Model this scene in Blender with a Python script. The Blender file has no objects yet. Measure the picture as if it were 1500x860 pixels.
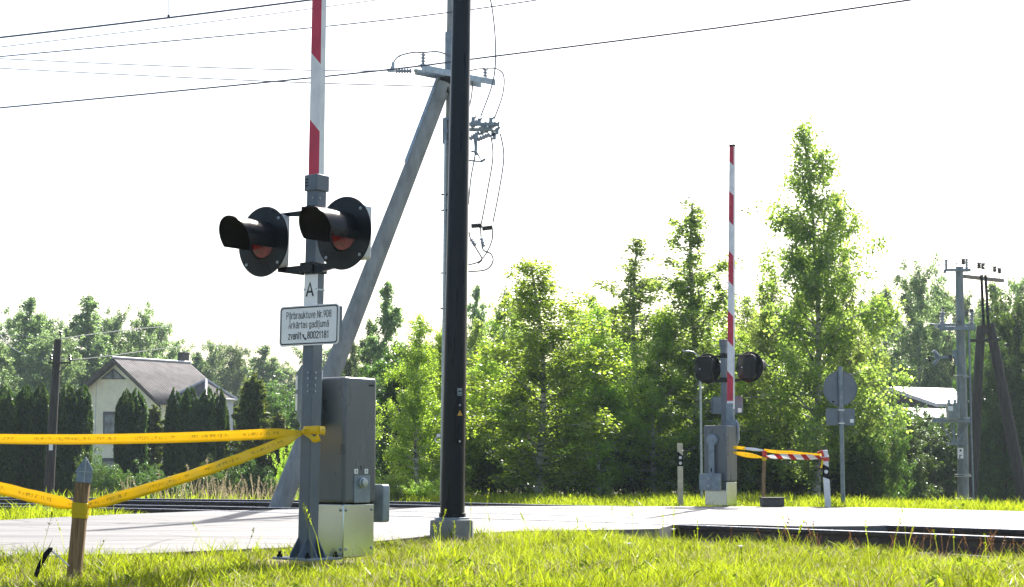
import bpy, bmesh, math, random
import numpy as np
from mathutils import Vector, Matrix

random.seed(7)
RNG = np.random.default_rng(11)
C = bpy.context.scene.collection
R = math.radians
sc = bpy.context.scene

# ------------------------------------------------------------------ camera
FPX, CX, CY, CAMH = 2400.0, 750.0, 430.0, 0.65
PITCH = math.atan(250 / 2400)
cam_d = bpy.data.cameras.new('camera'); cam = bpy.data.objects.new('camera', cam_d); C.objects.link(cam)
cam.location = (0, 0, CAMH); cam.rotation_euler = (math.pi / 2 + PITCH, 0, 0)
cam_d.sensor_fit = 'HORIZONTAL'; cam_d.sensor_width = 36.0; cam_d.lens = FPX / 1500 * 36
cam_d.clip_end = 4000; cam_d.clip_start = 0.05
sc.camera = cam

def P(px, py, Y):
    dx, up = (px - CX) / FPX, (CY - py) / FPX
    y = math.cos(PITCH) - math.sin(PITCH) * up
    z = math.sin(PITCH) + math.cos(PITCH) * up
    k = Y / y
    return Vector((dx * k, Y, CAMH + z * k))

def G(px, py, z=0.0):
    dx, up = (px - CX) / FPX, (CY - py) / FPX
    y = math.cos(PITCH) - math.sin(PITCH) * up
    zz = math.sin(PITCH) + math.cos(PITCH) * up
    k = (z - CAMH) / zz
    return Vector((dx * k, y * k, z))

# ------------------------------------------------------------------ materials
def new_mat(name):
    m = bpy.data.materials.new(name); m.use_nodes = True
    nt = m.node_tree
    for n in list(nt.nodes): nt.nodes.remove(n)
    out = nt.nodes.new('ShaderNodeOutputMaterial')
    return m, nt, out

def N(nt, t, **kw):
    n = nt.nodes.new(t)
    for k, v in kw.items():
        if k in n.inputs: n.inputs[k].default_value = v
        else: setattr(n, k, v)
    return n

def ramp(nt, fac, stops):
    r = nt.nodes.new('ShaderNodeValToRGB')
    e = r.color_ramp.elements
    while len(e) > 1: e.remove(e[-1])
    e[0].position, e[0].color = stops[0][0], (*stops[0][1], 1)
    for p, c in stops[1:]:
        x = e.new(p); x.color = (*c, 1)
    nt.links.new(fac, r.inputs[0])
    return r.outputs[0]

def mat(name, col, rough=0.5, metal=0.0, var=0.15, scale=6.0, bump=0.0, bscale=60.0, stretch=(1, 1, 1), col2=None, spec=0.5, coat=0.0):
    m, nt, out = new_mat(name)
    L = nt.links.new
    b = N(nt, 'ShaderNodeBsdfPrincipled'); b.inputs['Metallic'].default_value = metal
    b.inputs['Specular IOR Level'].default_value = spec
    b.inputs['Coat Weight'].default_value = coat
    tc = N(nt, 'ShaderNodeTexCoord'); mp = N(nt, 'ShaderNodeMapping'); mp.inputs['Scale'].default_value = stretch
    L(tc.outputs['Object'], mp.inputs[0])
    n1 = N(nt, 'ShaderNodeTexNoise', Scale=scale, Detail=6.0, Roughness=0.65); L(mp.outputs[0], n1.inputs['Vector'])
    c2 = col2 or tuple(max(0, c * (1 - 2.2 * var)) for c in col)
    c1 = tuple(min(1, c * (1 + var)) for c in col)
    L(ramp(nt, n1.outputs['Fac'], [(0.3, c2), (0.62, c1)]), b.inputs['Base Color'])
    n2 = N(nt, 'ShaderNodeTexNoise', Scale=scale * 2.7, Detail=4.0); L(mp.outputs[0], n2.inputs['Vector'])
    mr = N(nt, 'ShaderNodeMapRange'); mr.inputs[3].default_value = max(0.03, rough - 0.12); mr.inputs[4].default_value = min(1, rough + 0.12)
    L(n2.outputs['Fac'], mr.inputs[0]); L(mr.outputs[0], b.inputs['Roughness'])
    if bump:
        n3 = N(nt, 'ShaderNodeTexNoise', Scale=bscale, Detail=5.0); L(mp.outputs[0], n3.inputs['Vector'])
        bp = N(nt, 'ShaderNodeBump', Strength=bump, Distance=0.01); L(n3.outputs['Fac'], bp.inputs['Height']); L(bp.outputs[0], b.inputs['Normal'])
    L(b.outputs[0], out.inputs[0])
    return m

def leaf_mat(name, dark, light, trans, tmix=0.5, gloss=0.06, objvar=0.25):
    """leaf: diffuse + translucent + a little gloss; 'tone' is a random number per leaf"""
    m, nt, out = new_mat(name)
    L = nt.links.new
    at = N(nt, 'ShaderNodeAttribute', attribute_name='tone')
    oi = N(nt, 'ShaderNodeObjectInfo')
    col = ramp(nt, at.outputs['Fac'], [(0.0, dark), (1.0, light)])
    colt = ramp(nt, at.outputs['Fac'], [(0.0, tuple(c * 0.38 for c in trans)), (1.0, trans)])
    hs = N(nt, 'ShaderNodeHueSaturation'); ht = N(nt, 'ShaderNodeHueSaturation')
    mr = N(nt, 'ShaderNodeMapRange'); mr.inputs[3].default_value = 0.5 - 0.008 * objvar / 0.25; mr.inputs[4].default_value = 0.5 + 0.02 * objvar / 0.25
    mv = N(nt, 'ShaderNodeMapRange'); mv.inputs[3].default_value = 1 - objvar; mv.inputs[4].default_value = 1 + objvar
    L(oi.outputs['Random'], mr.inputs[0]); L(oi.outputs['Random'], mv.inputs[0])
    for h, c in ((hs, col), (ht, colt)):
        L(c, h.inputs['Color']); L(mr.outputs[0], h.inputs['Hue']); L(mv.outputs[0], h.inputs['Value'])
    d = N(nt, 'ShaderNodeBsdfDiffuse'); t = N(nt, 'ShaderNodeBsdfTranslucent'); g = N(nt, 'ShaderNodeBsdfGlossy', Roughness=0.35)
    g.inputs['Color'].default_value = (0.8, 0.85, 0.8, 1)
    L(hs.outputs[0], d.inputs['Color']); L(ht.outputs[0], t.inputs['Color'])
    x = N(nt, 'ShaderNodeMixShader', Fac=tmix); L(d.outputs[0], x.inputs[1]); L(t.outputs[0], x.inputs[2])
    y = N(nt, 'ShaderNodeMixShader', Fac=gloss); L(x.outputs[0], y.inputs[1]); L(g.outputs[0], y.inputs[2])
    L(y.outputs[0], out.inputs[0])
    return m

def tape_mat(name, col, dark, stripes=None):
    m, nt, out = new_mat(name); L = nt.links.new
    uv = N(nt, 'ShaderNodeUVMap')
    sep = N(nt, 'ShaderNodeSeparateXYZ'); L(uv.outputs[0], sep.inputs[0])
    if stripes is None:      # rows of small dark printed characters along the middle
        mp = N(nt, 'ShaderNodeMapping'); mp.inputs['Scale'].default_value = (62, 2.2, 1); L(uv.outputs[0], mp.inputs[0])
        n1 = N(nt, 'ShaderNodeTexNoise', Scale=1.0, Detail=1.5, Roughness=0.7); L(mp.outputs[0], n1.inputs['Vector'])
        mp2 = N(nt, 'ShaderNodeMapping'); mp2.inputs['Scale'].default_value = (4.5, 0.0, 1); L(uv.outputs[0], mp2.inputs[0])
        n2 = N(nt, 'ShaderNodeTexNoise', Scale=1.0, Detail=0.0); L(mp2.outputs[0], n2.inputs['Vector'])
        a = N(nt, 'ShaderNodeMath', operation='GREATER_THAN'); a.inputs[1].default_value = 0.53; L(n1.outputs['Fac'], a.inputs[0])
        w = N(nt, 'ShaderNodeMath', operation='GREATER_THAN'); w.inputs[1].default_value = 0.43; L(n2.outputs['Fac'], w.inputs[0])
        v0 = N(nt, 'ShaderNodeMath', operation='COMPARE'); v0.inputs[1].default_value = 0.54; v0.inputs[2].default_value = 0.16; L(sep.outputs[1], v0.inputs[0])
        q = N(nt, 'ShaderNodeMath', operation='MULTIPLY'); L(a.outputs[0], q.inputs[0]); L(w.outputs[0], q.inputs[1])
        q2 = N(nt, 'ShaderNodeMath', operation='MULTIPLY'); L(q.outputs[0], q2.inputs[0]); L(v0.outputs[0], q2.inputs[1])
        q3 = N(nt, 'ShaderNodeMath', operation='MULTIPLY'); q3.inputs[1].default_value = 0.4; L(q2.outputs[0], q3.inputs[0])
        fac = q3.outputs[0]
    else:
        ad = N(nt, 'ShaderNodeMath', operation='MULTIPLY_ADD'); ad.inputs[1].default_value = 0.07; L(sep.outputs[1], ad.inputs[0]); L(sep.outputs[0], ad.inputs[2])
        dv = N(nt, 'ShaderNodeMath', operation='DIVIDE'); dv.inputs[1].default_value = stripes; L(ad.outputs[0], dv.inputs[0])
        fr = N(nt, 'ShaderNodeMath', operation='FRACT'); L(dv.outputs[0], fr.inputs[0])
        lt = N(nt, 'ShaderNodeMath', operation='LESS_THAN'); lt.inputs[1].default_value = 0.42; L(fr.outputs[0], lt.inputs[0]); fac = lt.outputs[0]
    mx = N(nt, 'ShaderNodeMix', data_type='RGBA'); mx.inputs[6].default_value = (*col, 1); mx.inputs[7].default_value = (*dark, 1); L(fac, mx.inputs[0])
    d = N(nt, 'ShaderNodeBsdfPrincipled', Roughness=0.35); t = N(nt, 'ShaderNodeBsdfTranslucent')
    L(mx.outputs[2], d.inputs['Base Color']); L(mx.outputs[2], t.inputs['Color'])
    x = N(nt, 'ShaderNodeMixShader', Fac=0.42); L(d.outputs[0], x.inputs[1]); L(t.outputs[0], x.inputs[2]); L(x.outputs[0], out.inputs[0])
    return m

M = {}
M['grey_paint'] = mat('grey paint', (0.105, 0.135, 0.17), 0.42, var=0.10, scale=3, bump=0.02, bscale=90)
M['cab_paint'] = mat('cabinet paint', (0.11, 0.128, 0.14), 0.30, var=0.10, scale=2.5, bump=0.03, bscale=70, stretch=(1, 1, 0.35))
M['galv'] = mat('galvanised steel', (0.38, 0.43, 0.45), 0.36, metal=0.7, var=0.12, scale=14, bump=0.02)
M['sheet'] = mat('brushed sheet steel', (0.58, 0.64, 0.58), 0.22, metal=0.95, var=0.05, scale=2.5, stretch=(1, 1, 0.4))
M['galv_dull'] = mat('dull galvanised steel', (0.21, 0.26, 0.30), 0.5, metal=0.3, var=0.14, scale=9)
M['black'] = mat('black enamel', (0.006, 0.008, 0.011), 0.2, var=0.05, scale=5, spec=0.2)
M['black_matt'] = mat('black matt', (0.004, 0.004, 0.005), 0.7, var=0.3, spec=0.2, scale=5)
M['housing'] = mat('sunlit pale grey housing', (0.62, 0.65, 0.68), 0.4, var=0.06)  # pale tone stands for sun on the near housing sides
M['mast_dark'] = mat('dark blue grey mast paint', (0.004, 0.008, 0.013), 0.30, var=0.06, scale=2, stretch=(3, 3, 0.3), spec=0.16)
M['white_sign'] = mat('white sign sheeting', (0.90, 0.92, 0.93), 0.35, var=0.03, scale=8)
M['ink'] = mat('dark sign ink', (0.012, 0.016, 0.022), 0.4, var=0.1)
M['sign_back'] = mat('bare sign back', (0.16, 0.195, 0.23), 0.45, metal=0.3, var=0.08, scale=5)
M['lens'] = mat('dark red lens', (0.20, 0.008, 0.008), 0.15, var=0.4, scale=30, bump=0.3, bscale=120, coat=0.3)
M['concrete'] = mat('concrete', (0.24, 0.24, 0.225), 0.85, var=0.14, scale=7, bump=0.3, bscale=50)
M['old_concrete'] = mat('old dark concrete', (0.09, 0.085, 0.075), 0.9, var=0.25, scale=7)
M['pole_concrete'] = mat('spun concrete pole', (0.25, 0.27, 0.265), 0.7, var=0.16, scale=3.2, bump=0.15, bscale=40, stretch=(2, 2, 0.7))
M['pole_dull'] = mat('dull grey pole', (0.21, 0.24, 0.245), 0.7, var=0.16, scale=4, stretch=(2, 2, 0.6))
M['wood_stake'] = mat('weathered stake wood', (0.25, 0.155, 0.07), 0.8, var=0.28, scale=9, bump=0.35, bscale=40, stretch=(6, 6, 0.5))
M['wood_pole'] = mat('old dark pole wood', (0.04, 0.034, 0.032), 0.85, var=0.25, scale=6, bump=0.3, stretch=(4, 4, 0.3))
M['wood_light'] = mat('grey weathered beam', (0.28, 0.25, 0.22), 0.8, var=0.2, scale=5)
M['cap_metal'] = mat('blue grey folded metal', (0.22, 0.28, 0.35), 0.45, metal=0.4, var=0.14, scale=9)
M['wire'] = mat('wire', (0.05, 0.07, 0.12), 0.5, var=0.1)
M['wire_light'] = mat('thin aluminium conductor', (0.16, 0.17, 0.2), 0.5, var=0.1)
M['rust'] = mat('rusty rail side', (0.035, 0.024, 0.022), 0.6, var=0.3, scale=5, stretch=(1, 1, 1), bump=0.2)
M['railtop'] = mat('polished rail head', (0.55, 0.55, 0.58), 0.25, metal=0.9, var=0.1)
M['porcelain'] = mat('insulator glaze', (0.30, 0.34, 0.40), 0.25, var=0.1)
M['porcelain_dark'] = mat('dark insulator glaze', (0.03, 0.028, 0.03), 0.25, var=0.1)
M['porcelain_white'] = mat('white insulator glaze', (0.6, 0.62, 0.62), 0.25, var=0.05)
M['transformer'] = mat('transformer paint', (0.22, 0.27, 0.27), 0.5, var=0.1)
M['yellow_mark'] = mat('amber warning sticker', (0.75, 0.42, 0.02), 0.4, var=0.08)
M['render'] = mat('cream wall render', (0.80, 0.78, 0.58), 0.9, var=0.06, scale=2.0)
M['render_grey'] = mat('pale grey wall render', (0.52, 0.55, 0.58), 0.9, var=0.07, scale=2.0)
M['roof_slate'] = mat('corrugated grey roofing', (0.075, 0.066, 0.07), 0.9, var=0.3, scale=1.6, bump=0.2, bscale=10)
M['roof_red'] = mat('dark red roofing', (0.12, 0.045, 0.04), 0.7, var=0.2)
M['roof_metal'] = mat('pale metal roofing', (0.5, 0.5, 0.52), 0.4, metal=0.2, var=0.06)
M['barge'] = mat('dark timber board', (0.04, 0.03, 0.028), 0.7, var=0.2)
M['glass_dark'] = mat('window glass', (0.012, 0.016, 0.02), 0.15, var=0.2, spec=0.3)
M['glass_sky'] = mat('window glass with painted sky reflection', (0.16, 0.19, 0.20), 0.2, var=0.3, scale=1.5, spec=0.4)  # pale pane colour stands for the reflected sky
M['frame_dark'] = mat('dark window frame', (0.03, 0.035, 0.04), 0.5, var=0.1)
M['shed_wall'] = mat('dark shed boards', (0.05, 0.045, 0.05), 0.8, var=0.25)
M['tape_yellow'] = tape_mat('yellow barrier tape', (0.92, 0.70, 0.005), (0.15, 0.10, 0.01))
M['tape_redwhite'] = tape_mat('red and white tape', (0.85, 0.85, 0.85), (0.62, 0.02, 0.02), stripes=0.21)
M['reflector'] = mat('reflector', (0.75, 0.75, 0.72), 0.2, var=0.05)
M['white_plastic'] = mat('white plastic', (0.78, 0.78, 0.78), 0.45, var=0.06)
M['bleached'] = mat('bleached delineator', (0.60, 0.54, 0.40), 0.7, var=0.15)
M['red_plastic'] = mat('red plastic', (0.6, 0.03, 0.02), 0.4, var=0.1)

def boom_mat():
    m, nt, out = new_mat('red and white boom paint'); L = nt.links.new
    tc = N(nt, 'ShaderNodeTexCoord'); s = N(nt, 'ShaderNodeSeparateXYZ'); L(tc.outputs['Object'], s.inputs[0])
    sg = N(nt, 'ShaderNodeMath', operation='SIGN'); L(s.outputs[1], sg.inputs[0])
    mu = N(nt, 'ShaderNodeMath', operation='MULTIPLY'); L(s.outputs[0], mu.inputs[0]); L(sg.outputs[0], mu.inputs[1])
    ad = N(nt, 'ShaderNodeMath', operation='SUBTRACT'); L(s.outputs[2], ad.inputs[0]); L(mu.outputs[0], ad.inputs[1])
    sb = N(nt, 'ShaderNodeMath', operation='SUBTRACT'); sb.inputs[1].default_value = 1.60; L(ad.outputs[0], sb.inputs[0])
    dv = N(nt, 'ShaderNodeMath', operation='DIVIDE'); dv.inputs[1].default_value = 0.98; L(sb.outputs[0], dv.inputs[0])
    fr = N(nt, 'ShaderNodeMath', operation='FRACT'); L(dv.outputs[0], fr.inputs[0])
    lt = N(nt, 'ShaderNodeMath', operation='LESS_THAN'); lt.inputs[1].default_value = 0.5; L(fr.outputs[0], lt.inputs[0])
    sn = N(nt, 'ShaderNodeSeparateXYZ'); L(tc.outputs['Normal'], sn.inputs[0])
    ab = N(nt, 'ShaderNodeMath', operation='ABSOLUTE'); L(sn.outputs[0], ab.inputs[0])
    l2 = N(nt, 'ShaderNodeMath', operation='LESS_THAN'); l2.inputs[1].default_value = 0.75; L(ab.outputs[0], l2.inputs[0])
    lo = N(nt, 'ShaderNodeMath', operation='GREATER_THAN'); lo.inputs[1].default_value = 1.66; L(s.outputs[2], lo.inputs[0])
    m1 = N(nt, 'ShaderNodeMath', operation='MULTIPLY'); L(lt.outputs[0], m1.inputs[0]); L(l2.outputs[0], m1.inputs[1])
    m2 = N(nt, 'ShaderNodeMath', operation='MULTIPLY'); L(m1.outputs[0], m2.inputs[0]); L(lo.outputs[0], m2.inputs[1])
    nz = N(nt, 'ShaderNodeTexNoise', Scale=7.0, Detail=5.0); L(tc.outputs['Object'], nz.inputs['Vector'])
    wcol = ramp(nt, nz.outputs['Fac'], [(0.3, (0.66, 0.68, 0.70)), (0.6, (0.80, 0.82, 0.83))])
    rcol = ramp(nt, nz.outputs['Fac'], [(0.3, (0.42, 0.012, 0.045)), (0.6, (0.56, 0.018, 0.06))])
    mx = N(nt, 'ShaderNodeMix', data_type='RGBA'); L(m2.outputs[0], mx.inputs[0]); L(wcol, mx.inputs[6]); L(rcol, mx.inputs[7])
    b = N(nt, 'ShaderNodeBsdfPrincipled', Roughness=0.4); L(mx.outputs[2], b.inputs['Base Color']); L(b.outputs[0], out.inputs[0])
    return m
M['boom'] = boom_mat()

def asphalt_mat():
    m, nt, out = new_mat('worn pale asphalt'); L = nt.links.new
    g = N(nt, 'ShaderNodeNewGeometry')
    mp = N(nt, 'ShaderNodeMapping'); mp.inputs['Rotation'].default_value = (0, 0, R(-57)); mp.inputs['Scale'].default_value = (0.18, 1.6, 1)
    L(g.outputs['Position'], mp.inputs[0])
    n1 = N(nt, 'ShaderNodeTexNoise', Scale=1.0, Detail=6.0, Roughness=0.6); L(mp.outputs[0], n1.inputs['Vector'])
    n2 = N(nt, 'ShaderNodeTexNoise', Scale=0.35, Detail=5.0); L(g.outputs['Position'], n2.inputs['Vector'])
    n3 = N(nt, 'ShaderNodeTexNoise', Scale=60.0, Detail=3.0); L(g.outputs['Position'], n3.inputs['Vector'])
    c1 = ramp(nt, n1.outputs['Fac'], [(0.30, (0.085, 0.083, 0.085)), (0.5, (0.17, 0.167, 0.168)), (0.75, (0.235, 0.23, 0.228))])
    c2 = ramp(nt, n3.outputs['Fac'], [(0.35, (0.6, 0.6, 0.6)), (0.6, (1, 1, 1))])
    mx = N(nt, 'ShaderNodeMix', data_type='RGBA', blend_type='MULTIPLY'); mx.inputs[0].default_value = 0.7; L(c1, mx.inputs[6]); L(c2, mx.inputs[7])
    vo = N(nt, 'ShaderNodeTexVoronoi', Scale=0.55, feature='DISTANCE_TO_EDGE')
    nd = N(nt, 'ShaderNodeVectorMath', operation='MULTIPLY_ADD'); nd.inputs[1].default_value = (0.5, 0.5, 0); L(n2.outputs['Color'], nd.inputs[0]); L(g.outputs['Position'], nd.inputs[2])
    L(nd.outputs[0], vo.inputs['Vector'])
    ck = N(nt, 'ShaderNodeMath', operation='LESS_THAN'); ck.inputs[1].default_value = 0.012; L(vo.outputs['Distance'], ck.inputs[0])
    ck2 = N(nt, 'ShaderNodeMath', operation='MULTIPLY'); ck2.inputs[1].default_value = 0.65; L(ck.outputs[0], ck2.inputs[0])
    mc = N(nt, 'ShaderNodeMix', data_type='RGBA'); mc.inputs[7].default_value = (0.05, 0.05, 0.05, 1); L(ck2.outputs[0], mc.inputs[0]); L(mx.outputs[2], mc.inputs[6])
    b = N(nt, 'ShaderNodeBsdfPrincipled'); L(mc.outputs[2], b.inputs['Base Color'])
    mr = N(nt, 'ShaderNodeMapRange'); mr.inputs[3].default_value = 0.62; mr.inputs[4].default_value = 0.8; b.inputs['Specular IOR Level'].default_value = 0.3; L(n1.outputs['Fac'], mr.inputs[0]); L(mr.outputs[0], b.inputs['Roughness'])
    bp = N(nt, 'ShaderNodeBump', Strength=0.35, Distance=0.006); L(n3.outputs['Fac'], bp.inputs['Height']); L(bp.outputs[0], b.inputs['Normal'])
    L(b.outputs[0], out.inputs[0])
    return m
M['asphalt'] = asphalt_mat()
M['soil'] = mat('soil and thatch', (0.10, 0.085, 0.035), 0.95, var=0.3, scale=1.2, bump=0.5, bscale=30, col2=(0.05, 0.055, 0.015))
M['ballast'] = mat('dark brown ballast', (0.03, 0.024, 0.02), 0.95, var=0.45, scale=30, bump=1.0, bscale=28)  # very dark brown gravel, mottled at random
M['groove'] = mat('dark rubber flangeway', (0.03, 0.027, 0.028), 0.8, var=0.2)
M['dirt'] = mat('trodden sandy dirt', (0.15, 0.115, 0.075), 0.95, var=0.25, scale=5, bump=0.6, bscale=30)

def bark_mat():
    m, nt, out = new_mat('birch bark'); L = nt.links.new
    tc = N(nt, 'ShaderNodeTexCoord'); mp = N(nt, 'ShaderNodeMapping'); mp.inputs['Scale'].default_value = (2.0, 2.0, 6.5); L(tc.outputs['Object'], mp.inputs[0])
    n = N(nt, 'ShaderNodeTexNoise', Scale=1.6, Detail=5.0, Roughness=0.7); L(mp.outputs[0], n.inputs['Vector'])
    c = ramp(nt, n.outputs['Fac'], [(0.40, (0.035, 0.03, 0.028)), (0.47, (0.30, 0.28, 0.26)), (0.6, (0.52, 0.50, 0.47))])
    b = N(nt, 'ShaderNodeBsdfPrincipled', Roughness=0.8); L(c, b.inputs['Base Color']); L(b.outputs[0], out.inputs[0])
    return m
M['bark'] = bark_mat()
M['twig'] = mat('brown bark', (0.075, 0.058, 0.045), 0.9, var=0.2, scale=8)
M['leaf_bright'] = leaf_mat('bright birch leaves', (0.05, 0.095, 0.014), (0.10, 0.16, 0.026), (0.66, 0.92, 0.08), 0.68, objvar=0.16)
M['leaf_mid'] = leaf_mat('birch leaves', (0.035, 0.07, 0.016), (0.07, 0.12, 0.025), (0.56, 0.76, 0.12), 0.65, objvar=0.16)
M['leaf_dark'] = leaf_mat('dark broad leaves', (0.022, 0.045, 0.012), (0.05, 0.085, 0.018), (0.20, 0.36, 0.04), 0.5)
M['leaf_far'] = leaf_mat('haze-paled birch leaves', (0.045, 0.08, 0.045), (0.085, 0.13, 0.065), (0.44, 0.62, 0.20), 0.6)  # leaf colours paled and blued to add distance haze
M['thuja'] = leaf_mat('thuja scales', (0.02, 0.05, 0.013), (0.045, 0.095, 0.02), (0.14, 0.26, 0.025), 0.4, gloss=0.03, objvar=0.15)
M['spruce'] = leaf_mat('conifer needles', (0.022, 0.042, 0.014), (0.06, 0.085, 0.018), (0.28, 0.34, 0.04), 0.42, gloss=0.03, objvar=0.15)
M['grass'] = leaf_mat('grass blades', (0.03, 0.075, 0.010), (0.11, 0.16, 0.018), (0.52, 0.64, 0.022), 0.58, gloss=0.015, objvar=0.0)
M['weed'] = leaf_mat('broad weed leaves', (0.05, 0.10, 0.015), (0.10, 0.17, 0.02), (0.44, 0.62, 0.025), 0.58, gloss=0.0, objvar=0.0)
M['straw'] = leaf_mat('dry grass stalks', (0.22, 0.17, 0.09), (0.40, 0.33, 0.22), (0.45, 0.38, 0.24), 0.5, gloss=0.03, objvar=0.0)
M['straw_brown'] = leaf_mat('brown dock and grass heads', (0.12, 0.055, 0.025), (0.25, 0.14, 0.07), (0.30, 0.15, 0.06), 0.45, gloss=0.02, objvar=0.0)
M['flower'] = mat('white petals', (0.8, 0.78, 0.82), 0.6, var=0.05)

# ------------------------------------------------------------------ object helpers
def tag(o, label=None, cat=None, group=None, kind=None):
    if label: o['label'] = label
    if cat: o['category'] = cat
    if group: o['group'] = group
    if kind: o['kind'] = kind
    return o

def empty(name, loc, rz=0.0, label=None, cat=None, group=None):
    o = bpy.data.objects.new(name, None); C.objects.link(o); o.empty_display_size = 0.2
    o.location = loc; o.rotation_euler = (0, 0, rz)
    return tag(o, label, cat, group)

class MB:
    def __init__(s): s.v = []; s.f = []; s.p = []
    def each(s, name, m, parent=None, **kw):
        """build every piece as an object of its own"""
        ends = s.p[1:] + [(len(s.v), len(s.f))]; o = None
        for (v0, f0), (v1, f1) in zip(s.p, ends):
            q = MB(); q.v = s.v[v0:v1]; q.f = [tuple(i - v0 for i in f) for f in s.f[f0:f1]]
            o = q.build(name, m, parent, **kw)
        return o
    def add(s, vs, fs, mtx=None):
        b = len(s.v); s.p.append((b, len(s.f)))
        s.v += [tuple(mtx @ Vector(v)) if mtx else tuple(v) for v in vs]
        s.f += [tuple(i + b for i in f) for f in fs]
        return s
    def box(s, c, d, mtx=None, rz=0.0):
        x, y, z = (k / 2 for k in d)
        vs = [(i * x, j * y, k * z) for i in (-1, 1) for j in (-1, 1) for k in (-1, 1)]
        rm = Matrix.Translation(c) @ Matrix.Rotation(rz, 4, 'Z')
        vs = [rm @ Vector(v) for v in vs]
        return s.add(vs, [(0, 1, 3, 2), (4, 6, 7, 5), (0, 4, 5, 1), (2, 3, 7, 6), (0, 2, 6, 4), (1, 5, 7, 3)], mtx)
    def tube(s, pts, r, n=8, caps=True):
        pts = [Vector(p) for p in pts]
        rs = r if isinstance(r, (list, tuple)) else [r] * len(pts)
        t0 = (pts[1] - pts[0]).normalized()
        u = t0.orthogonal().normalized()
        b = len(s.v); s.p.append((b, len(s.f)))
        for i, p in enumerate(pts):
            t = (pts[min(i + 1, len(pts) - 1)] - pts[max(i - 1, 0)]).normalized()
            u = (u - t * u.dot(t)).normalized(); w = t.cross(u)
            for k in range(n):
                a = 2 * math.pi * k / n
                s.v.append(tuple(p + (u * math.cos(a) + w * math.sin(a)) * rs[i]))
        for i in range(len(pts) - 1):
            for k in range(n):
                a, c = b + i * n + k, b + i * n + (k + 1) % n
                s.f.append((a, c, c + n, a + n))
        if caps:
            s.f.append(tuple(b + k for k in range(n))[::-1]); e = b + (len(pts) - 1) * n
            s.f.append(tuple(e + k for k in range(n)))
        return s
    def lathe(s, prof, n=16, mtx=None):
        """prof: (r, z) pairs about the z axis"""
        vs = [(r * math.cos(2 * math.pi * k / n), r * math.sin(2 * math.pi * k / n), z) for r, z in prof for k in range(n)]
        fs = []
        for i in range(len(prof) - 1):
            for k in range(n):
                a, c = i * n + k, i * n + (k + 1) % n
                fs.append((a, c, c + n, a + n))
        fs.append(tuple(range(n))[::-1]); e = (len(prof) - 1) * n; fs.append(tuple(range(e, e + n)))
        return s.add(vs, fs, mtx)
    def prism(s, poly, y0, y1, mtx=None):
        """poly in the xz plane extruded along y"""
        n = len(poly)
        vs = [(x, y0, z) for x, z in poly] + [(x, y1, z) for x, z in poly]
        fs = [tuple(range(n)), tuple(range(n, 2 * n))[::-1]] + [((i + 1) % n, i, i + n, (i + 1) % n + n) for i in range(n)]
        return s.add(vs, fs, mtx)
    def build(s, name, m, parent=None, smooth=True, bevel=0.0, seg=2):
        me = bpy.data.meshes.new(name); me.from_pydata(s.v, [], s.f)
        bm = bmesh.new(); bm.from_mesh(me); bmesh.ops.recalc_face_normals(bm, faces=bm.faces); bm.to_mesh(me); bm.free()
        me.materials.append(m)
        o = bpy.data.objects.new(name, me); C.objects.link(o)
        if parent: o.parent = parent
        if bevel:
            md = o.modifiers.new('bevel', 'BEVEL'); md.width = bevel; md.segments = seg; md.limit_method = 'ANGLE'; md.angle_limit = R(40)
        if smooth:
            for p in me.polygons: p.use_smooth = True
            try: me.set_sharp_from_angle(angle=R(38))
            except Exception: pass
        return o

def align(d, at=(0, 0, 0)):
    """matrix taking +z to direction d, moved to at"""
    q = Vector((0, 0, 1)).rotation_difference(Vector(d).normalized())
    return Matrix.Translation(at) @ q.to_matrix().to_4x4()

def roundrect(w, h, r, n=6, cx=0, cz=0):
    pts = []
    for sx, sz, a0 in ((1, 1, 0), (-1, 1, 90), (-1, -1, 180), (1, -1, 270)):
        for k in range(n + 1):
            a = R(a0 + 90 * k / n)
            pts.append((cx + sx * (w / 2 - r) + r * math.cos(a), cz + sz * (h / 2 - r) + r * math.sin(a)))
    return pts

def quads_np(name, verts, m, parent=None, tone=None, shade=False):
    """verts (n,4,3) -> one mesh of n quads with a random 'tone' per face"""
    n = len(verts); me = bpy.data.meshes.new(name)
    me.vertices.add(4 * n); me.vertices.foreach_set('co', np.ascontiguousarray(verts, dtype=np.float32).ravel())
    me.loops.add(4 * n); me.loops.foreach_set('vertex_index', np.arange(4 * n, dtype=np.int32))
    me.polygons.add(n); me.polygons.foreach_set('loop_start', np.arange(0, 4 * n, 4, dtype=np.int32))
    me.update(calc_edges=True)
    a = me.attributes.new('tone', 'FLOAT', 'FACE')
    a.data.foreach_set('value', (RNG.random(n) if tone is None else tone).astype(np.float32))
    me.materials.append(m)
    o = bpy.data.objects.new(name, me); C.objects.link(o)
    if parent: o.parent = parent
    return o

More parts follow.
